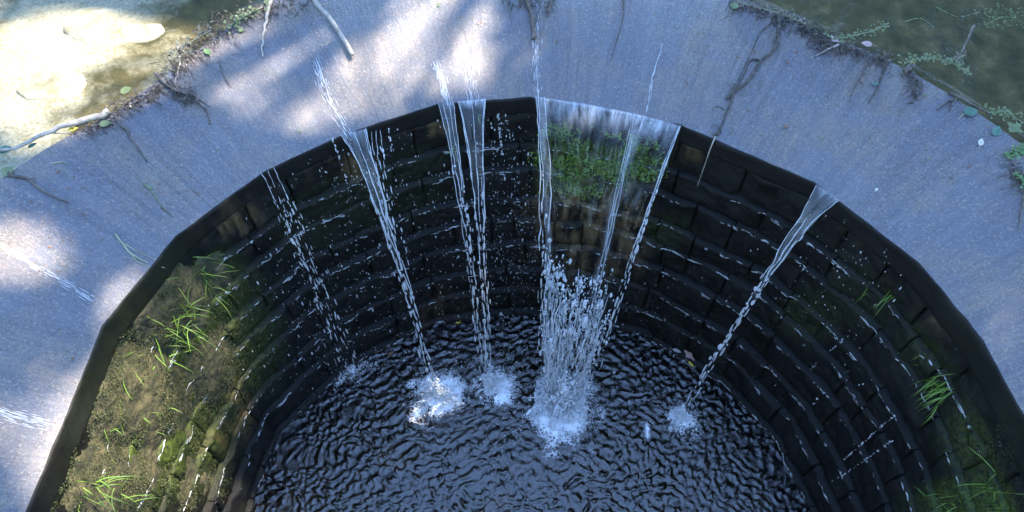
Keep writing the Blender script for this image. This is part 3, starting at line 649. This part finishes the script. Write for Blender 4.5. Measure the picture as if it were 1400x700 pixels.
# ------------------------------------------------------------------ sticks, roots and stems
def stick(name, pts, wpx, mat, label, cat, side=0, forks=(), lift=1.0, taper=0.35, group=None, wob=0.9):
    P = []; Rm = []
    for x, y in pts:
        p, nr, d = hit(x, y); k = d / FPX; r = wpx / 2 * k; P.append(p + nr * r * lift + 0.0); Rm.append(r)
    n = max(16, 6 * len(pts)); C = spline(P, n); t = np.linspace(0, 1, n); rad = np.mean(Rm) * (1 - (1 - taper) * t) * (0.85 + 0.3 * vnoise(np.stack([t * 9, 0 * t, 0 * t + len(label)], -1), 71))
    C += (np.stack([vnoise(np.stack([t * 14, 0 * t + k * 5, 0 * t + wpx], -1), 72) - 0.5 for k in range(3)], -1)) * np.mean(Rm) * wob
    mb = MB(); mb.tube(C, rad, 8)
    for k in range(side):
        i = rng.integers(2, n - 3); d = C[i + 1] - C[i]; d /= np.linalg.norm(d); d = d + rng.normal(0, 0.6, 3); d[2] = abs(d[2]) * 0.3; L = rng.uniform(0.03, 0.10)
        q = C[i] + np.outer(np.linspace(0, L, 5), d); q[:, 2] += 0.006 * np.sin(np.linspace(0, 3, 5)); mb.tube(q, rad[i] * 0.5 * np.linspace(1, 0.3, 5), 5)
    o = mb.build(name, mat)
    for fp, fw in forks:
        Q = []
        for x, y in fp: p, nr, d = hit(x, y); Q.append(p + nr * fw / 2 * d / FPX * lift)
        m2 = MB(); m2.tube(spline(Q, 14), fw / 2 * 5 / FPX * np.linspace(1, 0.4, 14), 6); m2.build('side_twig', mat, o)
    return tag(o, label, cat, group)
stick('branch', [(-4, 214), (20, 208), (40, 200), (75, 184), (100, 172), (125, 166), (152, 156)][::-1], 8, M['pale'], 'thick pale bare branch lying along the left weir crest', 'branch', 1, [([(75, 184), (92, 183), (98, 182)], 3.0)], 1.6)
stick('stick', [(158, 158), (164, 170), (172, 178), (182, 194), (192, 208), (202, 221)], 4, M['bark'], 'thin knobbly stick hanging down the apron from the tip of the pale branch', 'stick', 1, [([(145, 165), (156, 166), (164, 169)], 2)])
stick('stick', [(12, 237), (22, 242), (32, 243), (50, 255), (64, 265), (78, 271), (95, 277)], 4.2, M['bark'], 'dark wet stick with a knot at its end, below the pale branch', 'stick', 2)
stick('root_tangle', [(214, 102), (224, 112), (238, 118), (250, 128), (264, 131), (276, 145), (284, 158), (287, 172)], 5, M['bark'], 'dark forked root with matted fibres hanging over the left crest', 'root', 6, [([(264, 131), (276, 139), (288, 147)], 2.5), ([(216, 104), (232, 121), (247, 129)], 7), ([(228, 110), (240, 124), (256, 131)], 6)])
stick('stick', [(372, -4), (368, 14), (364, 32), (360, 55), (358, 70), (360, 80)], 5, M['pale'], 'short pinkish stick at the top, left of the straight pale stick', 'stick', 0)
stick('stick', [(424, -6), (435, 10), (450, 27), (466, 50), (483, 79)], 6.5, M['pale'], 'straight pale stick casting a dark shadow on the sunlit apron', 'stick', 1, lift=2.0, taper=0.8, wob=0.3)
stick('stick', [(720, -5), (724, 12), (728, 30), (730, 55)], 6.5, M['bark'], 'stubby brown stick at the top edge above the broad curtain', 'stick', 0, taper=.8)
stick('twig', [(756, -3), (752, 10), (748, 24)], 4.5, M['bark'], 'tiny dark twig right beside the stubby brown stick', 'twig', 3)
stick('twig', [(852, -3), (852, 18), (848, 40), (842, 60), (834, 84)], 2.2, M['bark'], 'hair thin dark twig trailing down the middle of the apron', 'twig', 3)
stick('vine', [(1065, 22), (1064, 45), (1062, 62), (1052, 76), (1038, 86), (1030, 102), (1018, 116), (1008, 124), (998, 142), (990, 162), (980, 184)], 5.2, M['grey'], 'long knotted grey vine trailing over the rim right of the broad curtain', 'vine', 8,
      [([(1058, 30), (1042, 42), (1028, 70), (1016, 95), (1008, 112)], 2.2), ([(1040, 84), (1028, 82), (1018, 100), (1006, 122)], 3.4), ([(1006, 118), (1000, 128), (992, 138)], 8), ([(1012, 118), (1004, 126), (998, 136)], 7), ([(990, 150), (980, 146), (974, 148)], 1.6), ([(985, 180), (978, 186), (974, 184)], 5)])
stick('stem', [(158, 321), (166, 332), (178, 346), (198, 358), (224, 366)], 2.2, M['straw'], 'pale bent grass stem lying across the left rim', 'stem', 0, [([(166, 332), (190, 345), (214, 356)], 1.5), ([(178, 346), (188, 358), (205, 365)], 1.4)])
stick('stem', [(196, 251), (203, 258), (211, 266), (218, 277), (236, 297)], 1.8, M['leafp'], 'short green stem stuck to the left apron', 'stem', 0)
stick('stem', [(72, 224), (85, 222), (96, 225)], 1.6, M['straw'], 'tiny pale stem flat on the left apron under the pale branch', 'stem', 0)
stick('twig', [(220, 284), (228, 290), (236, 296)], 1.8, M['bark'], 'tiny dark twig on the left apron near the short green stem', 'twig', 0)
stick('twig', [(1146, 62), (1132, 68), (1114, 78)], 3.0, M['pale'], 'short pale twig pointing left out of the right crest tangle', 'twig', 0)
stick('twig', [(1186, 78), (1180, 98), (1170, 116), (1160, 140)], 2.4, M['bark'], 'dark twig sloping down the apron below the tip of the pale sprig', 'twig', 3)
stick('twig', [(1212, 82), (1204, 108), (1196, 128), (1186, 142)], 3, M['grey'], 'brownish grey trailing twig with specks of green leaf on the right apron', 'twig', 3)
stick('stick', [(1246, 92), (1238, 98), (1231, 108)], 8, M['bark'], 'stubby blackish stick jutting below the yellow leaf on the right crest', 'stick', 0)
stick('twig', [(1312, 133), (1296, 140), (1280, 152)], 3, M['grey'], 'grey twig poking over the right crest before the bluish leaf', 'twig', 2)
stick('twig', [(1306, 136), (1300, 146), (1298, 154)], 2.4, M['bark'], 'short dark twig beside the grey twig on the right crest', 'twig', 1)
stick('twig', [(1326, 152), (1316, 158), (1308, 164)], 1.8, M['straw'], 'tiny straw coloured twig left of the bluish leaf', 'twig', 0)
stick('twig', [(1400, 262), (1396, 290), (1392, 316)], 3, M['bark'], 'dark twig at the right frame edge under the trailing sprig', 'twig', 2)
stick('stick', [(1298, 128), (1330, 146), (1356, 160)], 5, M['bark'], 'long dark stick floating along the crest between the two right sprigs', 'stick', 1)
stick('twig', [(242, 60), (246, 86), (240, 112), (238, 128)], 2.2, M['pale'], 'sunlit pale twig standing over the root tangle', 'twig', 2)
stick('twig', [(300, 84), (306, 104), (316, 120)], 2.2, M['bark'], 'thin twig right of the root tangle at the sunny crest', 'twig', 1)
stick('twig', [(1330, 36), (1320, 60), (1308, 84)], 3.0, M['bark'], 'drowned dark twig in the green water at the top right', 'twig', 2)

p0 = hit(980, 183)[0]; pe = hit(955, 251); pe = pe[0] + pe[1] * 0.05; inn = np.array([-p0[0], -p0[1], 0]) / np.hypot(*p0[:2])
mb = MB(); Q = spline([p0 + [0, 0, .006], p0 + inn * 0.05 + [0, 0, -.02], p0 * 0.45 + pe * 0.55 + inn * 0.03, pe], 20); mb.tube(Q, np.linspace(0.006, 0.003, 20), 6); mb.build('hanging_tip', M['pale'], bpy.data.objects['vine'])
# tangles of fine debris on the crest
def debris(px, n, spread, label, mat='bark', wash=0.12):
    mb = MB(); n = int(n * 1.6)
    for k in range(n):
        t = rng.uniform(0, len(px) - 1); i = int(min(t, len(px) - 2)); f = t - i; x = px[i][0] + (px[i + 1][0] - px[i][0]) * f + rng.normal(0, spread); y = px[i][1] + (px[i + 1][1] - px[i][1]) * f + rng.normal(0, spread)
        p, nr, d = hit(x, y); a = rng.uniform(0, 2 * PI); L = rng.uniform(0.02, wash); dv = np.array([math.cos(a), math.sin(a), rng.normal(0, 0.15)])
        if rng.random() < 0.5: dv[:2] = -p[:2] / np.hypot(*p[:2]) + rng.normal(0, 0.3, 2); dv[2] = -0.2
        q = p + np.outer(np.linspace(0, L, 6), dv) + np.array([0, 0, 0.008]); q += rng.normal(0, 0.004, q.shape); q[:, 2] = np.maximum(q[:, 2], p[2] - 0.24 * np.linspace(0, L, 6) + 0.004)
        mb.tube(q, rng.uniform(0.0012, 0.004) * np.linspace(1, 0.5, 6), 5)
    for k in range(n // 2):
        t = rng.uniform(0, len(px) - 1); i = int(min(t, len(px) - 2)); f = t - i; x = px[i][0] + (px[i + 1][0] - px[i][0]) * f + rng.normal(0, spread * .7); y = px[i][1] + (px[i + 1][1] - px[i][1]) * f + rng.normal(0, spread * .7)
        p, nr, d = hit(x, y); leaf_geo(mb, p + np.array([0, 0, rng.uniform(0.006, 0.02)]), np.array([*rng.normal(0, .4, 2), 1]), rng.normal(0, 1, 3), rng.uniform(0.015, 0.035), rng.uniform(0.008, 0.02))
    return tag(mb.build('debris_tangle', M[mat]), label, 'debris', 'tangles of twigs caught on the crest')
debris([(1000, 4), (1030, 10), (1060, 22)], 70, 5, 'dark twiggy tangle on the crest where the grey vine begins')
debris([(1062, 24), (1100, 38), (1126, 50)], 110, 6, 'grey mat of twigs along the crest between the vine and the pink leaf', 'grey', .1)
debris([(1110, 52), (1135, 62), (1160, 66)], 110, 6, 'dense brown twig tangle under the pink leaf')
debris([(1160, 66), (1200, 78), (1216, 84)], 70, 5, 'twigs gathered on the crest at the foot of the pale sprig')
debris([(232, 96), (258, 70), (285, 48), (310, 30)], 150, 9, 'sunlit mat of straw and twigs on the left crest', 'grey')
debris([(150, 150), (190, 138), (222, 118)], 90, 6, 'brown twig litter on the crest between the pale branch and the dark root')
debris([(320, 24), (350, 14), (420, 4)], 80, 7, 'fine litter along the sunny crest at the top left', 'grey')
debris([(100, 178), (130, 172), (152, 165)], 40, 5, 'dark litter packed under the tip of the pale branch')
debris([(1246, 100), (1254, 116), (1250, 136)], 36, 5, 'trailing black roots on the apron below the yellow leaf', 'bark', .16)
debris([(1380, 222), (1396, 240), (1402, 262)], 40, 6, 'dark tangle at the right frame edge by the trailing sprig')
debris([(690, 2), (720, 2), (760, 3)], 40, 5, 'sparse litter round the stubby brown stick')
debris([(240, 128), (252, 130), (262, 132)], 80, 3.5, 'black fibrous clot in the crook of the forked root')

# fine grit and leaf crumbs stuck to the wet apron
mb = MB(); n = 9000; u = rng.uniform(-.5, PI + .5, n); t = rng.uniform(0.02, 1, n); R_ = Rrim(u) * (1 - t) + Rout(u) * t; Z_ = Z_OUT * (t + 0.10 * np.sin(PI * t)); P = P3(u, R_, Z_); q = proj(P)
w_ = smooth(0.46, 0.62, fbm(P * np.array([2.2, 2.2, 1]), 4, 95)) + 0.35 * t ** 3; P = P[rng.random(n) < w_]
for p in P:
    h = BVH.ray_cast(Vector(p + np.array([0, 0, .3])), Vector((0, 0, -1)), .6)
    if h[0] is None: continue
    a = rng.uniform(0, 2 * PI); L = math.exp(rng.normal(math.log(0.0045), 0.5)); b = L * rng.uniform(.25, .8); f = np.array([math.cos(a), math.sin(a), 0]); g = np.array([-f[1], f[0], 0]); c = np.array(h[0]) + np.array([0, 0, .003])
    mb.add([c - f * L, c - g * b + np.array([0, 0, .002]), c + f * L, c + g * b + np.array([0, 0, .002]), c + np.array([0, 0, .004])], [(0, 1, 4), (1, 2, 4), (2, 3, 4), (3, 0, 4)])
tag(mb.build('grit', M['leafb'], smooth_=False), 'fine brown grit and leaf crumbs stuck to the wet apron', 'litter', kind='stuff')

# ------------------------------------------------------------------ leaves
def leaf(px, py, Lpx, mat, label, ang=None, ratio=0.7, lobes=False, flat=0.25):
    p, nr, d = hit(px, py); k = d / FPX; a = rng.uniform(0, 2 * PI) if ang is None else math.radians(ang); fwd = math.cos(a) * RT + math.sin(a) * UP
    mb = MB(); n = nr + rng.normal(0, flat * 0.4, 3); L = 0.82 * Lpx * k; leaf_geo(mb, p + nr * (0.008 + 0.1 * L), n, fwd, L, L * ratio, lobes); o = mb.build('leaf', M[mat])
    m2 = MB(); f2 = fwd - nr * (fwd @ nr); f2 /= np.linalg.norm(f2); m2.tube(p + nr * (0.008 + 0.1 * L) - np.outer(np.linspace(0.48, 0.95, 5) * L, f2) + np.outer(np.linspace(0.035, 0.0, 5) * L, nr), 0.0012, 5); m2.build('leaf_stalk', M[mat], o)
    return tag(o, label, 'leaf', 'fallen leaves on the weir')
leaf(101, 178, 14, 'leafy', 'small yellow leaf tucked under the pale branch', 20, .45)
leaf(145, 171, 18, 'leafp', 'pale green leaf beside the tip of the pale branch', 10, .6)
leaf(10, 208, 22, 'leaft', 'round green leaf in the water at the left frame edge by the pale branch', 20, .7)
leaf(12, 236, 18, 'leafp', 'pale leaf at the knotted end of the dark stick', 60, .9)
leaf(46, 201, 14, 'leaft', 'small bluish leaf floating beside the pale branch', 40, .6)
leaf(174, 126, 18, 'leafp', 'pale green leaf on the sunlit crest left of the root tangle', 30, .8)
leaf(284, 73, 14, 'leafg', 'green leaf on the sunny apron right of the straw mat', -50, .6)
leaf(205, 257, 10, 'leafp', 'tiny green leaf on the short green stem', -40, .4)
leaf(627, 441, 9, 'leafy', 'small yellow leaf stuck at the pool edge below the wall', 30, .9)
leaf(535, 485, 10, 'leafb', 'dull brownish leaf drowned near the pool edge', 0, .8)
leaf(1141, 56, 14, 'leafr', 'pinkish leaf on the right crest tangle', 40, .9, True)
leaf(1184, 62, 16, 'leafr', 'tan pink leaf at the foot of the pale sprig', 160, .6)
leaf(1246, 87, 9, 'leafy', 'round yellow leaf on the right crest', 10, .9)
leaf(1326, 155, 19, 'leaft', 'bluish green leaf flat on the apron under the right crest', 10, .85)
leaf(1361, 181, 18, 'leaft', 'green leaf plastered on the apron left of the pale lobed leaf', 60, .7)
leaf(1386, 177, 20, 'leafp', 'pale lobed leaf on the crest near the right frame edge', 40, .95, True)
leaf(1340, 196, 13, 'leafw', 'dull whitish leaf on the apron below the green leaf', 70, .6)
leaf(1004, 10, 16, 'leafp', 'yellowish pale leaf at the top where the right crest begins', 60, .8)
leaf(1198, 260, 7, 'leafw', 'tiny white leaf alone in the middle of the right apron', 50, .6)
leaf(1270, 218, 8, 'leafp', 'small pale sliver of leaf on the right apron', 30, .25)
leaf(1124, 190, 9, 'leafp', 'little green sliver of leaf right of the vine', 40, .3)
leaf(1074, 174, 8, 'leafb', 'small dark brown leaf right of the vine', 10, .7)
leaf(1264, 132, 6, 'leafp', 'speck of pale leaf below the black trailing roots', 10, .8)
leaf(945, 484, 24, 'leafr', 'pink and white leaf wedged at the pool edge right of the curtain', -35, .5, True)
leaf(925, 481, 15, 'leafw', 'whitish leaf at the pool edge left of the yellow speckled one', -30, .5)
leaf(946, 497, 12, 'leafy', 'yellow speckled leaf wedged at the pool edge right of the curtain', -30, .4)
leaf(1196, 116, 9, 'leaft', 'small bluish leaf on the trailing twig of the right apron', 0, .8)
leaf(600, 8, 8, 'leafp', 'tiny pale leaf on the sunlit apron at the top', 0, .6)
leaf(366, 4, 12, 'leafp', 'pale yellow leaf at the top beside the pinkish stick', 30, .7)
leaf(330, 42, 12, 'leafp', 'pale green leaf lying on the sunny crest litter', 80, .7)
leaf(410, 180, 9, 'leafg', 'thin green leaf on the sunlit apron above the left rim', -20, .3)

# ------------------------------------------------------------------ water plants along the crest
def sprig(px, label, n, spread, mat='leafp', size=0.022, lift=0.02):
    W = [hit(*p)[0] + np.array([0, 0, lift]) for p in px]; C = spline(W, 30); mb = MB(); mb.tube(C, 0.003, 5); root = tag(mb.build('waterweed', M['straw']), label, 'water plant', 'sprigs of water weed along the crest')
    lm = MB()
    for k in range(n):
        i = rng.integers(0, 29); o = rng.normal(0, spread, 3); o[2] = abs(o[2]) * 0.4; p = C[i] + o; leaf_geo(lm, p, np.array([*rng.normal(0, .35, 2), 1]), rng.normal(0, 1, 3), size * rng.uniform(.6, 1.3), size * rng.uniform(.5, 1.0), curl=.3)
        if rng.random() < .5: lm.tube(np.linspace(C[i], p, 4), 0.0012, 4)
    lm.build('leaves', M[mat], root)
sprig([(1130, 52), (1150, 54), (1172, 50), (1194, 44), (1214, 34)], 'pale leafy sprig arching over the green water from the crest tangle', 110, 0.022, 'leafp', .02)
sprig([(1236, 88), (1262, 82), (1284, 84), (1306, 92), (1322, 104)], 'speckled sprig of round leaves spreading right of the yellow leaf', 120, 0.03, 'leafp', .024)
sprig([(1304, 88), (1312, 80), (1318, 78)], 'lilac tinted small sprig at the end of the speckled sprig', 40, 0.02, 'leafm', .018)
sprig([(1350, 156), (1372, 158), (1394, 168)], 'leafy sprig lying on the crest above the pale lobed leaf', 80, 0.028, 'leafp', .024)
sprig([(1376, 216), (1390, 210), (1404, 204)], 'trailing sprig of round green leaves at the right frame edge', 60, 0.024, 'leafg', .03)
sprig([(1388, 240), (1396, 250), (1400, 262)], 'small dark sprig hanging below the trailing one at the right frame edge', 30, 0.018, 'leafg', .022)
sprig([(1010, 6), (1040, 14), (1075, 24), (1100, 36)], 'low withered weed covering the start of the right crest', 110, 0.022, 'leafm', .018)
sprig([(310, 40), (335, 26), (360, 12)], 'light green weed on the sunny left crest', 60, 0.035, 'leafp', .03)
sprig([(235, 78), (262, 60), (290, 44)], 'straw coloured weed beside the root tangle on the left crest', 70, 0.03, 'leafm', .024)
sprig([(1280, 6), (1310, 20), (1340, 14)], 'green weed drifting in the pond at the top right', 60, 0.05, 'mossleaf', .020, -0.02)
sprig([(1350, 30), (1380, 20), (1410, 34)], 'yellow green weed drifting in the pond at the top right corner', 110, 0.07, 'leafp', .018, -0.02)
sprig([(1240, 24), (1262, 20), (1280, 32)], 'dim scattered weed drowned in the pond above the speckled sprig', 30, 0.05, 'mossleaf', .018, -0.04)

# stones under the shallow sunlit water on the left
gb = BVHTree.FromPolygons(SURF_GROUND[0].tolist(), SURF_GROUND[1])
def cobble(px, py, wpx, label, flat=0.45):
    h, nr, _, d = gb.ray_cast(Vector(CAM), Vector(ray(px, py)).normalized()); r = wpx / 2 * d / FPX; mb = MB()
    a = np.linspace(0, 2 * PI, 25)[:-1]; b = np.linspace(0.02, PI - 0.02, 14); V = np.array([[(math.sin(t) * math.cos(s), math.sin(t) * math.sin(s), math.cos(t)) for s in a] for t in b]).reshape(-1, 3)
    V = V * (0.7 + 0.6 * fbm(V * 1.1 + px, 3, 81))[:, None]; V = V * r * np.array([1, 0.75, flat]); V = V + np.array([h.x, h.y, h.z - r * flat * 0.45])
    V[:, 2] = np.minimum(V[:, 2], Z_OUT - 0.02)
    mb.add(V, [(i * 24 + k, (i + 1) * 24 + k, (i + 1) * 24 + (k + 1) % 24, i * 24 + (k + 1) % 24) for i in range(13) for k in range(24)]); tag(mb.build('stone', M['cobble']), label, 'stone', 'stones under the shallow water')
cobble(126, 30, 84, 'big pale round stone under the sunlit water at the top left', .26)
cobble(188, 44, 56, 'smaller stone touching the right side of the big round stone', .24)
cobble(70, 112, 80, 'low flat stone under the sunlit water nearest the left frame edge', .16)

# ------------------------------------------------------------------ grass tufts and moss leaves on the wall
def tuft(px, py, n, L, label, mat='grass', w=0.006, droop=1.6, out=0.7, spread=0.02, rise=0.5, jit=0.55):
    p, nr, d = hit(px, py); mb = MB()
    for k in range(n):
        dv = nr * out + np.array([0, 0, rise]) + rng.normal(0, jit, 3); blade(mb, p + rng.normal(0, spread, 3) - nr * 0.01, dv, L * rng.uniform(0.5, 1.2), w * rng.uniform(.6, 1.2), droop * rng.uniform(.5, 1.3))
    return tag(mb.build('grass_tuft', M[mat]), label, 'grass tuft', 'grass tufts growing from the wall')
tuft(262, 366, 16, .26, 'grass tuft highest on the mossy bank just under the left rim', spread=.05)
tuft(284, 392, 12, .26, 'few long blades beside the white ledge streak right of the highest tuft', spread=.05)
tuft(236, 432, 60, .28, 'fullest grass tuft in the middle of the mossy bank', spread=.10, w=.006)
tuft(222, 470, 14, .24, 'drooping blades just below the fullest tuft on the bank', spread=.07)
tuft(172, 500, 20, .17, 'small yellowish tuft left of the bank close to the rim', spread=.06)
tuft(205, 560, 10, .17, 'sparse blades on the lower middle of the mossy bank', spread=.10)
tuft(118, 668, 24, .24, 'curly grass tuft at the lower left corner below the rim', spread=.07)
tuft(170, 676, 10, .16, 'small tuft right of the curly one at the lower left', spread=.05)
tuft(150, 590, 10, .14, 'thin short tuft under the left rim above the curly one', spread=.06)
tuft(618, 206, 9, .22, 'grass sprout hanging between the slim jet and the glassy tongue', spread=.03)
tuft(652, 158, 5, .12, 'single green blades at the lip of the glassy tongue', spread=.01)
tuft(1294, 530, 60, .27, 'bright long grass tuft hanging from the right wall', spread=.05, droop=3.2, rise=-.35, jit=.26, w=.007)
tuft(1218, 402, 10, .24, 'small hanging tuft high on the right wall', spread=.02, droop=3, rise=-.3, jit=.22, w=.008)
tuft(1190, 398, 4, .16, 'couple of faint blades left of the small hanging tuft', spread=.02, droop=2.6)
tuft(1300, 680, 14, .22, 'loose blades at the bottom right of the wall', spread=.06)
tuft(1376, 672, 26, .22, 'leafy green tuft in the lower right corner', spread=.10)
tuft(1262, 496, 5, .08, 'tiny pale sprout above the bright long tuft', spread=.02)

def moss_leaves(name, ell, n, label, size=0.0062, seed=91, lo=2.4, hi=PI + .4):
    u = rng.uniform(lo, hi, n); z = rng.uniform(-2.4, -LIP - 0.02, n); P = P3(u, wall_R(u, z), z); m = mask(P, ell); keep = rng.random(n) < m * smooth(0.40, 0.62, fbm(P * 6, 4, seed)) * 1.6
    mb = MB()
    for p, uu in zip(P[keep], u[keep]):
        inn = -np.array([math.cos(min(max(uu, 0), PI)), math.sin(min(max(uu, 0), PI)), 0])
        h = BVH.ray_cast(Vector(p + inn * 0.6), Vector(-inn), 1.2)
        if h[0] is None: continue
        q = np.array(h[0]) + inn * rng.uniform(0.0, 0.018); f = rng.normal(0, 1, 3); nn = inn + rng.normal(0, .7, 3); nn[2] += .4; s = size * rng.uniform(.5, 1.5)
        f = np.cross(nn, f); f /= np.linalg.norm(f); g = np.cross(f, nn); g /= np.linalg.norm(g); mb.add([q - f * s, q - g * s * .45, q + f * s, q + g * s * .45 + nn * s * .2], [(0, 1, 2, 3)])
    return tag(mb.build(name, M['mossleaf']), label, 'moss', kind='stuff')
moss_leaves('moss', MOSS[9:12] + BANK, 80000, 'tiny moss and weed leaves over the left bank')
moss_leaves('moss', [(1350, 600, 60, 60, .6), (1350, 695, 110, 45, 1), (1300, 470, 70, 60, .2), (1110, 430, 70, 60, .15)], 30000, 'tiny moss leaves on the lower right of the wall', lo=-.4, hi=.9)
o = moss_leaves('moss', MOSS[:4], 26000, 'moss leaves on the stones behind the broad curtain', size=.015, lo=1.0, hi=1.8); o.data.materials[0] = simple('bright_moss_leaf', [(0.10, 0.19, 0.018), (0.20, 0.30, 0.045)], 8, 0.6, 0.1, trans=0.2)

# ------------------------------------------------------------------ trees on the far bank: they shade the weir and let the sun through in dapples
AZ, EL = math.radians(48), math.radians(57)
SUN = np.array([math.cos(EL) * math.sin(AZ), math.cos(EL) * math.cos(AZ), math.sin(EL)])
LIT = [(100, 90, 135, 95, 1), (200, 60, 90, 60, 1), (20, 40, 60, 90, .7), (550, 60, 105, 105, 1), (600, 10, 70, 60, 1), (378, 125, 55, 55, 1), (450, 50, 60, 80, .95), (320, 60, 80, 60, .97), (465, 150, 50, 45, .95), (20, 345, 75, 50, 1), (30, 575, 95, 55, .9), (80, 530, 55, 40, .8), (500, 80, 230, 100, .86),
       (222, 420, 82, 60, 1), (292, 500, 60, 100, 1), (270, 680, 140, 65, 1), (165, 560, 80, 70, 1), (110, 660, 80, 80, 1), (215, 515, 60, 50, .9), (190, 500, 60, 60, .7), (600, 545, 70, 45, 1), (706, 640, 28, 22, 1), (430, 655, 110, 70, .85), (1375, 460, 70, 60, .85), (1330, 600, 60, 60, .5), (700, 60, 40, 60, .5), (1170, 55, 60, 16, .5)]
def lit_mask(P):
    out = np.zeros(len(P))
    for i, p in enumerate(P):
        h = BVH.ray_cast(Vector(p), Vector(-SUN))
        if h[0] is None: out[i] = 0.25; continue
        q = proj(np.array(h[0]))[0]; m = 0
        for cx, cy, rx, ry, a in LIT:
            d = math.hypot((q[0] - cx) / rx, (q[1] - cy) / ry)
            if d < 1.15: m = max(m, a)
        if not (-150 < q[0] < 1550 and -200 < q[1] < 900): m = 0.2
        if math.hypot((q[0] - 840) / 140, (q[1] - 260) / 170) < 1: m = 0
        out[i] = m
    return out
def tree(x, y, hgt, ctr, rad, nleaf, label, sd, big=1.0):
    g = float(ground_z(np.array([[x]]), np.array([[y]]))[0, 0]); root = empty('tree', label, 'tree', 'trees on the far bank'); r2 = np.random.default_rng(sd)
    mb = MB(); t = np.linspace(0, 1, 14); P = np.stack([x + 0.5 * np.sin(t * 3 + sd) * t, y + 0.4 * np.sin(t * 2.3 + sd) * t, g - 0.1 + hgt * 0.8 * t], -1); mb.tube(P, 0.30 * (1 - t) ** 0.7 + 0.05, 12)
    cl = []
    for k in range(46):
        v = r2.normal(0, 1, 3); v /= np.linalg.norm(v); v = v * r2.uniform(0.35, 1.0) ** 0.6 * np.array([rad[0], rad[0] * .8, rad[1]]); c = np.array(ctr) + v; cl.append(c)
        i = int(np.clip((c[2] - 2.5 - g) / (hgt * .8) * 13, 4, 12)); q = spline([P[i], (P[i] + c) / 2 + np.array([0, 0, .4]), c], 8); mb.tube(q, np.linspace(0.09, 0.02, 8), 6)
    mb.build('trunk', M['trunk'], root)
    cl = np.array(cl); i = r2.integers(0, len(cl), nleaf); C = cl[i] + r2.normal(0, 1, (nleaf, 3)) * np.array([.85, .85, .7]); m = lit_mask(C); C = C[r2.random(nleaf) > m]
    n = len(C); a = r2.normal(0, 1, (n, 3)); a /= np.linalg.norm(a, axis=1, keepdims=True); b = np.cross(a, r2.normal(0, 1, (n, 3))); b /= np.linalg.norm(b, axis=1, keepdims=True); s = big * r2.uniform(0.10, 0.2, n)[:, None]
    V = np.stack([C - a * s, C - b * s * .5, C + a * s, C + b * s * .5], 1).reshape(-1, 3); mb = MB(); mb.add(V, np.arange(4 * n).reshape(-1, 4).tolist()); mb.build('crown', M['crown'], root, smooth_=False)
if 1:
    def on(qx, qy, qz, L): return tuple(np.array([qx, qy, qz]) + SUN * L)
    a, b, c = on(2.3, 0.9, -.5, 23), on(-2.2, 3.3, -.5, 23), on(0.0, 1.9, -.5, 27)
    tree(a[0], a[1], 24, a, (4.0, 4.4), 26000, 'tall dense tree on the right of the far bank, shading the right of the weir', 3)
    tree(c[0], c[1], 27.5, c, (4.2, 4.6), 22000, 'tallest tree standing behind the two front ones on the far bank', 11)
    tree(19.0, 7.0, 16.0, (19.0, 7.0, 9.5), (4.2, 6.0), 12000, 'tree at the right end of the far bank, mirrored in the dark pond water', 9)
    tree(16.5, 19.0, 20.0, (16.5, 19.0, 12.0), (5.0, 7.5), 14000, 'high tree far back on the right beyond the pond', 17)
    tree(10.0, 14.5, 15.0, (10.0, 14.5, 8.6), (4.0, 5.6), 16000, 'low spreading tree on the bank behind the right of the pond', 41)
    tree(14.5, 10.0, 14.0, (14.5, 10.0, 8.0), (3.8, 5.4), 14000, 'bushy tree on the right bank of the pond', 43)
    tree(4.5, 18.5, 16.0, (4.5, 18.5, 8.5), (4.4, 6.0), 12000, 'tree in the middle of the far bank behind the pond', 13)
    for k, (tx, ty, th_, rr_, lb) in enumerate([(-7.5, 13.5, 13, 3.6, 'leaning green tree on the left of the far bank, mirrored at the top left'), (-13, 9.5, 12, 3.8, 'broad tree at the left edge of the pond'),
        (-6.5, -8.0, 12, 3.8, 'added unseen tree on the left bank below the weir, darkening reflections'), (0.0, -10.0, 13, 4.2, 'added unseen tree across the stream below the weir, darkening reflections'), (7.0, -8.0, 12, 3.8, 'added unseen tree on the right bank below the weir, darkening reflections')]):  # last three are added out of view to darken wall and ripple reflections
        tree(tx, ty, th_, (tx, ty, th_ * 0.58), (rr_, th_ * 0.40), 11000, lb, 20 + k, 1.6)
    tree(b[0], b[1], 24, b, (3.9, 4.4), 26000, 'open leafy tree on the far bank, sun coming through it on the left', 5)

# ------------------------------------------------------------------ light
w = bpy.data.worlds.new('World'); scene.world = w; w.use_nodes = True; nt = w.node_tree; bg = nt.nodes['Background']
sky = nt.nodes.new('ShaderNodeTexSky'); sky.sky_type = 'NISHITA'; sky.sun_disc = False; sky.sun_elevation = EL; sky.sun_rotation = AZ; sky.air_density = 1.0; sky.dust_density = 0.1; sky.ozone_density = 4.0
nt.links.new(sky.outputs[0], bg.inputs[0]); bg.inputs[1].default_value = 0.15
sl = bpy.data.lights.new('sun', 'SUN'); so = bpy.data.objects.new('sun', sl); COL.objects.link(so); sl.energy = 2.9; sl.angle = math.radians(0.53); sl.color = (1.0, 0.87, 0.68)
so.rotation_euler = Vector(-SUN).to_track_quat('-Z', 'Y').to_euler()
vs = scene.view_settings; vs.view_transform = 'Standard'; vs.look = 'None'; vs.gamma = 1; vs.use_curve_mapping = False; vs.exposure = 2.85
scene.cycles.max_bounces = 10; scene.cycles.transparent_max_bounces = 16; scene.cycles.transmission_bounces = 8; scene.cycles.use_denoising = True
